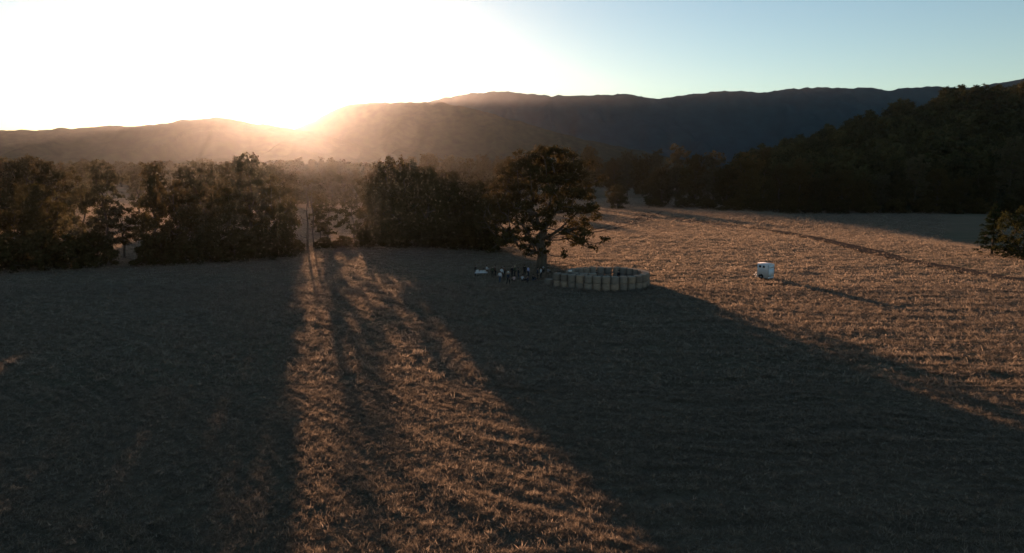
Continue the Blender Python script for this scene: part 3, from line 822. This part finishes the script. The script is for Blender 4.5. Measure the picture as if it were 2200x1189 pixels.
# ------------------------------------------------------------------ ring of straw bales
M['bale_side'] = mat_noise('bale_side', (0.14, 0.117, 0.098), (0.26, 0.216, 0.178), 2.2, 0.95, 0.8, 30, (1, 1, 6), spec=0.05)
M['bale_end'] = mat_noise('bale_end', (0.20, 0.17, 0.13), (0.34, 0.29, 0.22), 6.0, 0.95, 0.8, 25, spec=0.05)
def weathered(m, lo, hi):
    # every bale a little lighter or darker, greyer or browner than the next
    nt = m.node_tree; b = [n for n in nt.nodes if n.type == 'BSDF_PRINCIPLED'][0]
    src = b.inputs['Base Color'].links[0].from_socket
    oi = nt.nodes.new('ShaderNodeObjectInfo'); r_ = ramp(nt, [(0.0, lo), (0.5, (1, 1, 1)), (1.0, hi)])
    mu = nt.nodes.new('ShaderNodeMix'); mu.data_type = 'RGBA'; mu.blend_type = 'MULTIPLY'; mu.inputs[0].default_value = 1
    nt.links.new(oi.outputs['Random'], r_.inputs[0]); nt.links.new(src, mu.inputs[6]); nt.links.new(r_.outputs[0], mu.inputs[7]); nt.links.new(mu.outputs[2], b.inputs['Base Color'])
weathered(M['bale_side'], (0.72, 0.70, 0.70), (1.25, 1.12, 1.0))
BR, BH = 0.576, 0.985
def bale_meshes(seed):
    rng = np.random.default_rng(seed)
    nseg, prof = 20, [(0.0, 0.0), (0.52, 0.0), (0.90, 0.0), (0.975, 0.05), (1.0, 0.16), (1.012, 0.5), (1.0, 0.84), (0.975, 0.95), (0.91, 0.998), (0.55, 1.0), (0.0, 1.0)]
    def part(pr, wob):
        V, Q = [], []
        for j, (r_, zz) in enumerate(pr):
            for k in range(nseg):
                a = 2 * math.pi * k / nseg
                rr = BR * r_ * (1 + 0.018 * math.sin(2 * a + seed) + (0.010 * rng.normal() if 0 < r_ else 0))
                V.append((rr * math.cos(a), rr * math.sin(a), BH * zz + (0.008 * rng.normal() if wob and r_ < 0.9 else 0)))
        for j in range(len(pr) - 1):
            for k in range(nseg):
                k2 = (k + 1) % nseg
                Q.append((j * nseg + k, j * nseg + k2, (j + 1) * nseg + k2, (j + 1) * nseg + k))
        return np.array(V), np.array(Q)
    v, q_ = part(prof[:9], False); side = mesh_np('bale_wrap', v, q_, [M['bale_side']], True)
    v, q_ = part(prof[8:], True); end = mesh_np('bale_end', v, q_, [M['bale_end']], True)
    return side, end
BALES = [bale_meshes(300 + i) for i in range(5)]
def bale(x, y, z, label, group, tilt=0.0):
    k = random.randrange(5); a = random.uniform(0, 6.28)
    root = empty('round_bale', (x, y, z), (random.gauss(0, 0.02) + tilt, random.gauss(0, 0.02), a))
    s = random.uniform(0.94, 1.03); root.scale = (s, s, random.uniform(0.95, 1.0))
    link('wrapped_side', BALES[k][0], root); link('straw_end', BALES[k][1], root)
    tag(root, label, 'hay bale', group)
    return root
# the wall winds in like a snail shell; (x, y) of its centre line from the inner end round to the outer tail
WALL = [(10.7, 92.9), (9.3, 93.2), (8.2, 94.0), (7.8, 95.3), (8.3, 97.0), (9.4, 98.5), (11.1, 99.6), (13.1, 100.0), (15.1, 99.6), (16.8, 98.4), (17.9, 96.8), (18.3, 95.0), (17.9, 93.1), (16.9, 91.5), (15.2, 90.4),
        (13.1, 90.1), (11.0, 90.4), (9.2, 91.1), (7.6, 92.0), (6.0, 93.1)]
def along(pts, step):
    D = []
    for i in range(len(pts) - 1):
        p0, p1, p2, p3 = (np.array(pts[min(max(j, 0), len(pts) - 1)]) for j in (i - 1, i, i + 1, i + 2))
        for k in range(20):
            t = k / 20
            D.append(0.5 * (2 * p1 + (p2 - p0) * t + (2 * p0 - 5 * p1 + 4 * p2 - p3) * t ** 2 + (3 * p1 - p0 - 3 * p2 + p3) * t ** 3))
    D.append(np.array(pts[-1])); D = np.array(D)
    s = np.concatenate([[0], np.cumsum(np.linalg.norm(np.diff(D, axis=0), axis=1))])
    m = int(s[-1] / step)
    ss = np.linspace(0, s[-1], m + 1)
    return np.stack([np.interp(ss, s, D[:, 0]), np.interp(ss, s, D[:, 1])], 1)
spots = along([(a + 0.2, b) for a, b in WALL], 1.145)
for i, (bx, by_) in enumerate(spots):
    gz = level(bx, by_) - 0.05
    for tier, nm in ((0, 'lower'), (1, 'upper')):
        zz = gz + tier * (BH * 0.985 + 0.005)
        jx, jy = (random.gauss(0, 0.02), random.gauss(0, 0.02)) if tier else (0, 0)
        bale(bx + jx, by_ + jy, zz, '%s straw bale in the ring wall, %s counted from its inner end' % (nm, ORD[i]), '%s bales of the ring wall' % nm)
x, y = ground(1179, 611)
bale(x, y, level(x, y) - 0.04, 'single brownish straw bale just left of the ring wall tail', 'bales beside the ring')
# white box left on the wall
bx, by_ = spots[3]
M['white'] = mat_noise('white_paint', (0.5, 0.5, 0.5), (0.6, 0.6, 0.6), 3.0, 0.55, spec=0.3)
root = empty('white_box', (bx - 0.1, by_ - 0.25, level(bx, by_) - 0.05 + 2 * BH))
mb = MB(); mb.box((0, 0, 0.11), (0.46, 0.3, 0.22)); mb.build('carton', M['white'], root)
mb = MB(); mb.box((0, 0, 0.235), (0.49, 0.33, 0.03)); mb.build('lid', M['white'], root)
tag(root, 'small white box lying on top of the bale wall', 'box')

# ------------------------------------------------------------------ horse trailer
M['trailer'] = mat_noise('trailer_white', (0.56, 0.61, 0.66), (0.66, 0.70, 0.75), 1.2, 0.45, spec=0.4)
M['trim'] = mat_noise('grey_trim', (0.16, 0.17, 0.19), (0.24, 0.25, 0.27), 8, 0.5, metallic=0.6)
M['rubber'] = mat_noise('rubber', (0.012, 0.012, 0.012), (0.03, 0.03, 0.03), 10, 0.9)
M['glass'] = mat_noise('dark_glass', (0.006, 0.008, 0.012), (0.012, 0.014, 0.018), 4, 0.08, spec=0.6)
M['steel'] = mat_noise('galvanised_steel', (0.4, 0.41, 0.42), (0.6, 0.6, 0.6), 12, 0.4, metallic=0.8)
M['pale'] = mat_noise('pale_plastic', (0.75, 0.7, 0.62), (0.85, 0.8, 0.72), 8, 0.5)
def trailer(px, py, label):
    x, y = ground(px, py)
    v = Vector((x, y, 0)).normalized(); r_ = Vector((v.y, -v.x, 0))
    al = R(36); d = -r_ * math.cos(al) + v * math.sin(al)           # the drawbar end points left and away from us
    root = empty('horse_trailer', (x, y, level(x, y)), (0, 0, math.atan2(d.y, d.x)))
    L, W, Z0, Z1 = 1.90, 1.30, 0.20, 2.24                              # +x is towards the drawbar, +y the far side
    # body: walls with a rounded shoulder line
    mb = MB(); pr = [(-W / 2, Z0), (-W / 2, Z1 - .05), (-W / 2 + .015, Z1 - .015), (-W / 2 + .05, Z1), (W / 2 - .05, Z1), (W / 2 - .015, Z1 - .015), (W / 2, Z1 - .05), (W / 2, Z0)]
    n = len(pr)
    vv = [(-L / 2, a, b) for a, b in pr] + [(L / 2, a, b) for a, b in pr]
    mb.add(vv, [(i, (i + 1) % n, (i + 1) % n + n, i + n) for i in range(n)])
    for o_, fl in ((0, 1), (n, 0)):
        f = [(0, 1, 6, 7), (1, 2, 5, 6), (2, 3, 4, 5)]
        mb.add(vv[o_:o_ + n], [tuple(reversed(g)) if not fl else g for g in f])
    mb.build('body', M['trailer'], root)
    mb = MB(); mb.box((0, 0, Z1 + .03), (L + .1, W - .16, .05)); mb.build('roof', M['trailer'], root)
    for sy in (-1, 1):
        for wx in (0.30, -0.32):
            w_ = MB(); w_.box((wx + .18, sy * (W / 2 + .006), 1.83), (.30, .02, .27)); f_ = w_.build('window', M['glass'], root)
            g_ = MB()
            for q_ in (((wx + .18, sy * (W / 2 + .010), 1.98), (.36, .03, .03)), ((wx + .18, sy * (W / 2 + .010), 1.68), (.36, .03, .03)), ((wx + .01, sy * (W / 2 + .010), 1.83), (.03, .03, .27)), ((wx + .35, sy * (W / 2 + .010), 1.83), (.03, .03, .27))): g_.box(*q_)
            g_.build('window_frame', M['trim'], f_)
        c_ = MB(); c_.box((-L / 2 + .02, sy * (W / 2 + .008), 1.28), (.05, .03, 1.7)); c_.build('corner_post', M['trim'], root)
    # ramp door at the rear with its bar hinges
    mb = MB(); mb.box((-L / 2 - .03, 0, 1.02), (.05, W - .16, 1.16)); dr = mb.build('ramp_door', M['trailer'], root)
    for k in range(7):
        mb = MB(); mb.box((-L / 2 - .062, -.5 + k * 1.0 / 6, 1.02), (.014, .03, 1.1)); mb.build('rib', M['trailer'], dr)
    mb = MB(); mb.box((-L / 2 - .025, 0, 1.88), (.04, W - .2, .42)); mb.build('top_door', M['trailer'], root)
    for sy in (-1, 1):
        mb = MB(); mb.box((-L / 2 - .02, sy * .52, .5), (.05, .16, .1)); mb.build('tail_light', mat_noise('red_lens', (0.3, 0.01, 0.01), (0.4, 0.02, 0.02), 5, 0.3), root)
    mb = MB(); mb.box((0, 0, .16), (L - .1, W - .1, .1)); mb.build('chassis', M['trim'], root)
    for sy in (-1, 1):
        w_ = MB(); prf = [(0.16, -.09), (0.29, -.09), (0.315, -.06), (0.315, .06), (0.29, .09), (0.16, .09)]
        w_.lathe(prf, 20, (0.24, sy * (W / 2 + .02), .315), 'y'); wh = w_.build('wheel', M['rubber'], root, True)
        h_ = MB(); h_.lathe([(0.0, -.05), (0.165, -.05), (0.165, .05), (0.0, .05)], 16, (0.24, sy * (W / 2 + .02), .315), 'y'); h_.build('rim', M['steel'], wh)
        m_ = MB()
        for k in range(9):
            a0, a1 = math.pi * k / 9, math.pi * (k + 1) / 9
            p = [(0.24 + .38 * math.cos(a), .315 + .38 * math.sin(a)) for a in (a0, a1)]; q_ = [(0.24 + .41 * math.cos(a), .315 + .41 * math.sin(a)) for a in (a0, a1)]
            y0, y1 = sy * (W / 2 + .004), sy * (W / 2 + .16)
            vv = [(p[0][0], y0, p[0][1]), (p[1][0], y0, p[1][1]), (p[1][0], y1, p[1][1]), (p[0][0], y1, p[0][1]), (q_[0][0], y0, q_[0][1]), (q_[1][0], y0, q_[1][1]), (q_[1][0], y1, q_[1][1]), (q_[0][0], y1, q_[0][1])]
            m_.add(vv, [(0, 1, 2, 3), (7, 6, 5, 4), (0, 4, 5, 1), (1, 5, 6, 2), (2, 6, 7, 3), (3, 7, 4, 0)])
        m_.build('mudguard', M['rubber'], root)
    mb = MB(); mb.tube([(L / 2 - .05, -.45, .4), (L / 2 + .75, 0, .42)], .04, 6); mb.tube([(L / 2 - .05, .45, .4), (L / 2 + .75, 0, .42)], .04, 6); db = mb.build('drawbar', M['steel'], root)
    mb = MB(); mb.tube([(L / 2 + .7, 0, .42), (L / 2 + .98, 0, .44)], [.06, .07], 8); mb.build('coupling', M['steel'], db, True)
    jw = MB(); jw.tube([(L / 2 + .62, .09, .2), (L / 2 + .62, .09, .74)], .028, 8); jw.lathe([(0.0, -.035), (0.11, -.035), (0.11, .035), (0.0, .035)], 12, (L / 2 + .62, .09, .11), 'y'); jw.box((L / 2 + .62, .09, .78), (.1, .1, .14)); jw.build('jockey_wheel', M['pale'], root)
    tag(root, label, 'trailer')
trailer(1644, 598, 'white horse trailer with two side windows parked alone on the sunlit field')

# ------------------------------------------------------------------ people
def skin_mesh(name, verts, edges, radii, root, sub=1):
    me = bpy.data.meshes.new(name)
    me.from_pydata([tuple(v) for v in verts], edges, [])
    ob = bpy.data.objects.new(name, me); COL.objects.link(ob)
    sk = ob.modifiers.new('skin', 'SKIN'); sk.use_smooth_shade = True; sk.branch_smoothing = 0.4
    ss = ob.modifiers.new('sub', 'SUBSURF'); ss.levels = sub; ss.render_levels = sub
    for i, r_ in enumerate(radii):
        d = me.skin_vertices[0].data[i]
        d.radius = (r_, r_) if not isinstance(r_, tuple) else r_
        d.use_root = (i == root)
    dg = bpy.context.evaluated_depsgraph_get()
    out = bpy.data.meshes.new_from_object(ob.evaluated_get(dg))
    bpy.data.objects.remove(ob); bpy.data.meshes.remove(me)
    out.name = name
    return out

def join_np(name, parts, smooth=True):
    V, F4, F3, n = [], [], [], 0
    for p in parts:
        if isinstance(p, bpy.types.Mesh):
            v = np.empty(len(p.vertices) * 3, np.float32); p.vertices.foreach_get('co', v); v = v.reshape(-1, 3)
            for f in p.polygons:
                vs = [i + n for i in f.vertices]
                if len(vs) == 4: F4.append(vs)
                elif len(vs) == 3: F3.append(vs)
        else:
            v = np.concatenate(p.v)
            F4 += [[i + n for i in f] for f in p.q]; F3 += [[i + n for i in f] for f in p.t]
        V.append(v); n += len(v)
    return mesh_np(name, np.concatenate(V), [np.array(F4, np.int32).reshape(-1, 4), np.array(F3, np.int32).reshape(-1, 3)], [], smooth)

def figure(pose):
    """joint positions of an adult 1.74 m tall facing -y, by pose"""
    J = dict(pel=(0, 0, .93), spi=(0, .01, 1.1), che=(0, .0, 1.3), nec=(0, .01, 1.46), hd=(0, -.01, 1.58),
             shl=(-.17, 0, 1.4), ell=(-.235, .03, 1.13), wrl=(-.25, -.04, .89), shr=(.17, 0, 1.4), elr=(.235, .03, 1.13), wrr=(.25, -.04, .89),
             hil=(-.09, 0, .9), knl=(-.1, -.015, .49), anl=(-.105, .02, .08), tol=(-.12, -.16, .035), hir=(.09, 0, .9), knr=(.1, -.015, .49), anr=(.105, .02, .08), tor=(.12, -.16, .035))
    if pose == 'walk':
        J.update(knl=(-.095, -.16, .5), anl=(-.1, -.2, .09), tol=(-.11, -.38, .05), knr=(.1, .08, .5), anr=(.1, .32, .13), tor=(.11, .2, .03), ell=(-.22, .14, 1.15), wrl=(-.2, .15, .92), elr=(.22, -.1, 1.14), wrr=(.18, -.28, .98))
    if pose == 'arms':
        J.update(ell=(-.24, -.08, 1.14), wrl=(-.1, -.3, 1.2), elr=(.24, -.06, 1.13), wrr=(.12, -.3, 1.12))
    if pose == 'sit':
        dz = .93 - .14
        for k in ('pel', 'spi', 'che', 'nec', 'hd', 'shl', 'ell', 'wrl', 'shr', 'elr', 'wrr', 'hil', 'hir'):
            x, y, z = J[k]; J[k] = (x, y + .12 * max(0, (z - .93)) , z - dz)
        J.update(knl=(-.16, -.36, .42), anl=(-.14, -.52, .08), tol=(-.16, -.68, .035), knr=(.16, -.36, .42), anr=(.14, -.52, .08), tor=(.16, -.68, .035),
                 ell=(-.25, -.12, .42), wrl=(-.17, -.34, .44), elr=(.25, -.12, .42), wrr=(.17, -.34, .44))
    return J

def chain(J, spec):
    """spec: list of paths of (joint, radius) -> verts, edges, radii sharing joints"""
    idx, V, E, Rd = {}, [], [], []
    for path in spec:
        prev = None
        for j, r_ in path:
            if j not in idx: idx[j] = len(V); V.append(J[j]); Rd.append(r_)
            if prev is not None: E.append((prev, idx[j]))
            prev = idx[j]
    return V, E, Rd

def head_part(J):
    hx, hy, hz = J['hd']; mb = MB()
    V = []; nU, nV = 14, 10
    for j in range(nV + 1):
        ph = math.pi * j / nV
        for i in range(nU):
            a = 2 * math.pi * i / nU
            sx = .075 * math.sin(ph) * (1 if math.cos(ph) > -0.2 else 0.86); sy = .095 * math.sin(ph)
            p = [sx * math.cos(a), sy * math.sin(a), .118 * math.cos(ph)]
            if math.sin(a) < -0.9 and abs(math.cos(ph)) < 0.35: p[1] -= 0.012 + (0.02 if -0.34 < math.cos(ph) < -0.02 else 0)   # brow and nose
            if abs(math.cos(a)) > 0.95 and abs(math.cos(ph)) < 0.2: p[0] *= 1.14                                            # ears
            if math.sin(a) < -0.6 and abs(math.cos(ph) - 0.18) < 0.12: p[1] += 0.008                                         # eye hollows
            if math.sin(a) < -0.8 and abs(math.cos(ph) + 0.55) < 0.1: p[1] -= 0.008                                          # lips
            V.append((hx + p[0], hy + p[1], hz + .045 + p[2]))
    mb.add(V, [(j * nU + i, (j + 1) * nU + i, (j + 1) * nU + (i + 1) % nU, j * nU + (i + 1) % nU) for j in range(nV) for i in range(nU)])
    return mb

def hand_part(J, wrist, elbow):
    w = Vector(J[wrist]); d = (w - Vector(J[elbow])).normalized(); mb = MB()
    sd = 1 if w.x > 0 else -1
    fwd = Vector((0, -1, 0)); fwd = (fwd - d * fwd.dot(d)).normalized(); n_ = d.cross(fwd)
    mb.tube([w, w + d * .05, w + d * .095], [.026, .036, .032], 6)
    for k, ln in enumerate((.072, .082, .078, .06)):
        b = w + d * .09 + fwd * (.026 - .018 * k)
        mb.tube([b, b + d * ln * .5 - n_ * sd * .006, b + d * ln * .95 - n_ * sd * .025], [.0095, .009, .007], 5)
    b = w + d * .03 + fwd * .03
    mb.tube([b, b + d * .03 + fwd * .025, b + d * .065 + fwd * .03], [.012, .011, .008], 5)
    return mb

POSE = {}
for pose in ('stand', 'walk', 'arms', 'sit'):
    J = figure(pose)
    V, E, Rd = chain(J, [[('pel', .115), ('spi', .11), ('che', .125), ('nec', .052), ('hd', .06)], [('che', .125), ('shl', .062), ('ell', .042), ('wrl', .028)], [('che', .125), ('shr', .062), ('elr', .042), ('wrr', .028)],
                         [('pel', .115), ('hil', .085), ('knl', .056), ('anl', .038), ('tol', .033)], [('pel', .115), ('hir', .085), ('knr', .056), ('anr', .038), ('tor', .033)]])
    body = join_np('body_' + pose, [skin_mesh('b', V, E, Rd, 0), head_part(J), hand_part(J, 'wrl', 'ell'), hand_part(J, 'wrr', 'elr')])
    V, E, Rd = chain(J, [[('pel', .15), ('spi', .145), ('che', .16), ('nec', .065)], [('che', .16), ('shl', .085), ('ell', .062), ('wrl', .046)], [('che', .16), ('shr', .085), ('elr', .062), ('wrr', .046)]])
    shirt = skin_mesh('shirt_' + pose, V, E, Rd, 0)
    V, E, Rd = chain(J, [[('pel', .14), ('hil', .11), ('knl', .078), ('anl', .062)], [('pel', .14), ('hir', .11), ('knr', .078), ('anr', .062)]])
    trousers = skin_mesh('trousers_' + pose, V, E, Rd, 0)
    hx, hy, hz = J['hd']
    mb = MB(); mb.lathe([(0.0, .185), (.05, .178), (.084, .14), (.094, .085), (.09, .04), (.075, .0)], 14, (hx, hy + .018, hz)); hair = mb.mesh('hair_' + pose, [], True)
    mb = MB(); mb.lathe([(0.0, .24), (.07, .235), (.095, .2), (.1, .13), (.22, .115), (.22, .105), (.09, .118)], 16, (hx, hy, hz)); hat = mb.mesh('hat_' + pose, [], True)
    mb = MB(); mb.tube([Vector(J['anl']) + Vector((0, .05, -.04)), Vector(J['tol']) + Vector((0, -.05, .01))], [.05, .042], 8); mb.tube([Vector(J['anr']) + Vector((0, .05, -.04)), Vector(J['tor']) + Vector((0, -.05, .01))], [.05, .042], 8)
    shoes = mb.mesh('shoes_' + pose, [], True)
    POSE[pose] = dict(body=body, shirt=shirt, trousers=trousers, hair=hair, hat=hat, shoes=shoes)
    for m_ in POSE[pose].values():
        m_.materials.clear(); m_.materials.append(None)

def cloth(name, c): return mat_noise('cloth_' + name, tuple(a * 0.85 for a in c), c, 9, 0.9, spec=0.1)
CL = dict(white=cloth('white', (0.5, 0.5, 0.52)), cream=cloth('cream', (0.6, 0.56, 0.48)), navy=cloth('navy', (0.025, 0.035, 0.06)), black=cloth('black', (0.02, 0.02, 0.022)), brown=cloth('brown', (0.10, 0.055, 0.04)),
          lilac=cloth('lilac', (0.42, 0.40, 0.58)), grey=cloth('grey', (0.2, 0.2, 0.21)), green=cloth('green', (0.05, 0.06, 0.035)), pink=cloth('pink', (0.5, 0.34, 0.33)), tan=cloth('tan', (0.32, 0.2, 0.12)), denim=cloth('denim', (0.06, 0.08, 0.12)))
CL['skin'] = mat_noise('skin', (0.42, 0.26, 0.19), (0.48, 0.31, 0.23), 6, 0.6); CL['hair_dark'] = cloth('hair_dark', (0.02, 0.015, 0.012)); CL['hair_fair'] = cloth('hair_fair', (0.42, 0.32, 0.2)); CL['leather'] = cloth('leather', (0.05, 0.035, 0.025))

def person(px, py, pose, turn, shirt, trousers, label, hair='hair_dark', hat=None, height=1.72, at=None):
    x, y = at if at else ground(px, py)
    root = empty('person', (x, y, level(x, y) + float(swath(np.array([x]), np.array([y]))[0]) * 0.6), (0, 0, R(turn)))
    s = height / 1.74; root.scale = (s, s, s)
    D = POSE[pose]
    for nm, key, mt in (('body', 'body', 'skin'), ('top', 'shirt', shirt), ('trousers', 'trousers', trousers), ('shoes', 'shoes', 'leather')) + ((('hat', 'hat', hat),) if hat else ()) + (('hair', 'hair', hair),):
        o = link(nm, D[key], root); o.material_slots[0].link = 'OBJECT'; o.material_slots[0].material = CL[mt]
    tag(root, label, 'person', 'people gathered under the oak')

person(1022, 592, 'stand', 60, 'black', 'black', 'person in black standing at the left end of the white table')
person(1046, 592, 'arms', 120, 'white', 'brown', 'person in a white top at the right end of the white table')
person(1058, 594, 'stand', 20, 'green', 'black', 'person in dark green, first right of the white-table group')
person(1064, 593, 'arms', -70, 'brown', 'black', 'person in a brown top behind the person in the long white top')
person(1074, 606, 'walk', 200, 'white', 'denim', 'person in a white top walking in front of the group')
person(1078, 597, 'stand', 160, 'white', 'brown', 'person in white close behind the walker in a white top')
person(1083, 595, 'stand', 220, 'brown', 'black', 'person in brown between the walker and the hatted person')
person(1092, 611, 'walk', 150, 'navy', 'black', 'nearest person, in navy with a pale wide-brimmed hat', hat='cream', height=1.82)
person(1100, 594, 'stand', 30, 'black', 'black', 'person in black behind the hatted person')
person(1106, 593, 'stand', 250, 'green', 'black', 'fair-haired person in green near the middle of the group', hair='hair_fair')
person(1104, 603, 'sit', 200, 'pink', 'brown', 'person in a pink top sitting on the grass')
person(1114, 598, 'stand', 100, 'black', 'navy', 'person in black left of the seated white shirt')
person(1122, 601, 'sit', 180, 'white', 'black', 'person in a white shirt sitting at the middle of the group')
person(1127, 591, 'stand', 180, 'black', 'black', 'person with a dark hat behind the lilac shirt', hat='brown')
person(1135, 594, 'stand', 120, 'lilac', 'navy', 'person in a lilac shirt standing left of the oak trunk')
person(1133, 603, 'sit', 230, 'navy', 'black', 'person in navy sitting below the lilac shirt')
person(1146, 601, 'sit', 140, 'black', 'denim', 'person in black sitting between lilac shirt and oak trunk')
person(1155, 597, 'stand', 90, 'navy', 'black', 'person in navy facing the white shirt by the oak trunk')
person(1162, 597, 'stand', 250, 'white', 'black', 'person in a white shirt standing in front of the oak trunk')
person(1167, 584, 'sit', 180, 'black', 'black', 'person with a white cap sitting against the oak trunk', hat='white')
person(1178, 585, 'sit', 150, 'grey', 'black', 'person in grey sitting right of the oak trunk')
person(0, 0, 'stand', 160, 'black', 'black', 'person standing behind the tail of the bale wall', at=(6.6, 94.9))
person(0, 0, 'stand', 90, 'black', 'black', 'person in black inside the ring at its left back', at=(12.1, 97.9))
person(0, 0, 'stand', 210, 'black', 'black', 'person in black inside the ring right of its middle', at=(15.2, 97.6))
person(0, 0, 'sit', 180, 'navy', 'black', 'person in navy low inside the ring near its right wall', at=(16.0, 95.6), height=1.85)
person(0, 0, 'stand', 180, 'white', 'navy', 'left one of two people just behind the back wall of the ring', at=(12.3, 102.0), height=1.85, hair='hair_fair')
person(0, 0, 'stand', 170, 'lilac', 'navy', 'right one of two people just behind the back wall of the ring', at=(12.9, 102.0), height=1.88)

# table under a white cloth with boxes on it
x, y = ground(1034, 592)
root = empty('folding_table', (x, y, level(x, y)), (0, 0, 0.12))
mb = MB(); mb.box((0, 0, .72), (1.75, .72, .04)); mb.build('tabletop', M['white'], root)
for sx in (-.78, .78):
    for sy in (-.28, .28):
        mb = MB(); mb.tube([(sx, sy, -.05), (sx * .98, sy, .7)], .018, 6); mb.build('leg', M['steel'], root)
tag(root, 'folding table at the left end of the group', 'table')
cv, cq = [], []
nx_, ny_ = 26, 12
for j in range(ny_ + 1):
    for i in range(nx_ + 1):
        u = (i / nx_ - .5) * 2.25; v = (j / ny_ - .5) * 1.15
        xx_ = max(-.89, min(.89, u)); yy_ = max(-.375, min(.375, v)); dr_ = math.hypot(u - xx_, v - yy_)
        cv.append((xx_ + .03 * math.sin(v * 14) * dr_ * 4 + math.copysign(.02 + .12 * dr_, u) * (abs(u) > .89), yy_ + .03 * math.sin(u * 12) * dr_ * 4 + math.copysign(.02 + .12 * dr_, v) * (abs(v) > .375), .748 - dr_))
for j in range(ny_):
    for i in range(nx_): cq.append((j * (nx_ + 1) + i, j * (nx_ + 1) + i + 1, (j + 1) * (nx_ + 1) + i + 1, (j + 1) * (nx_ + 1) + i))
o = link('tablecloth', mesh_np('tablecloth', cv, np.array(cq), [CL['white']], True), None, root.location, root.rotation_euler)
tag(o, 'white cloth draped over the folding table', 'tablecloth')
for i, (dx, dy, w_, d_, h_, lb) in enumerate(((-.6, .05, .42, .32, .22, 'white food box at the left end of the table'), (-.05, .1, .3, .26, .12, 'flat white food box at the middle of the table'), (.4, -.05, .4, .3, .14, 'white food box at the right end of the table'))):
    r2 = empty('food_box', (root.location.x + dx, root.location.y + dy + dx * .12, root.location.z + .752), (0, 0, .12 + .2 * i))
    mb = MB(); mb.box((0, 0, h_ / 2), (w_, d_, h_), taper=1.06); mb.build('tub', M['white'], r2)
    mb = MB(); mb.box((0, 0, h_ + .012), (w_ * 1.1, d_ * 1.1, .024)); mb.build('lid', M['white'], r2)
    tag(r2, lb, 'box', 'boxes on the table')

# ------------------------------------------------------------------ the hazy evening air
m, nt, out = new_mat('evening_haze')
pv = nt.nodes.new('ShaderNodeVolumePrincipled')
pv.inputs['Color'].default_value = (0.80, 0.87, 0.97, 1)
pv.inputs['Density'].default_value = HAZE_DENSITY
pv.inputs['Anisotropy'].default_value = 0.84
nt.links.new(pv.outputs[0], out.inputs['Volume'])
mb = MB(); mb.box((0, 3000, 315), (14400, 6700, 650))
hz = mb.build('haze', m)
tag(hz, 'thin evening haze over the valley', kind='stuff')
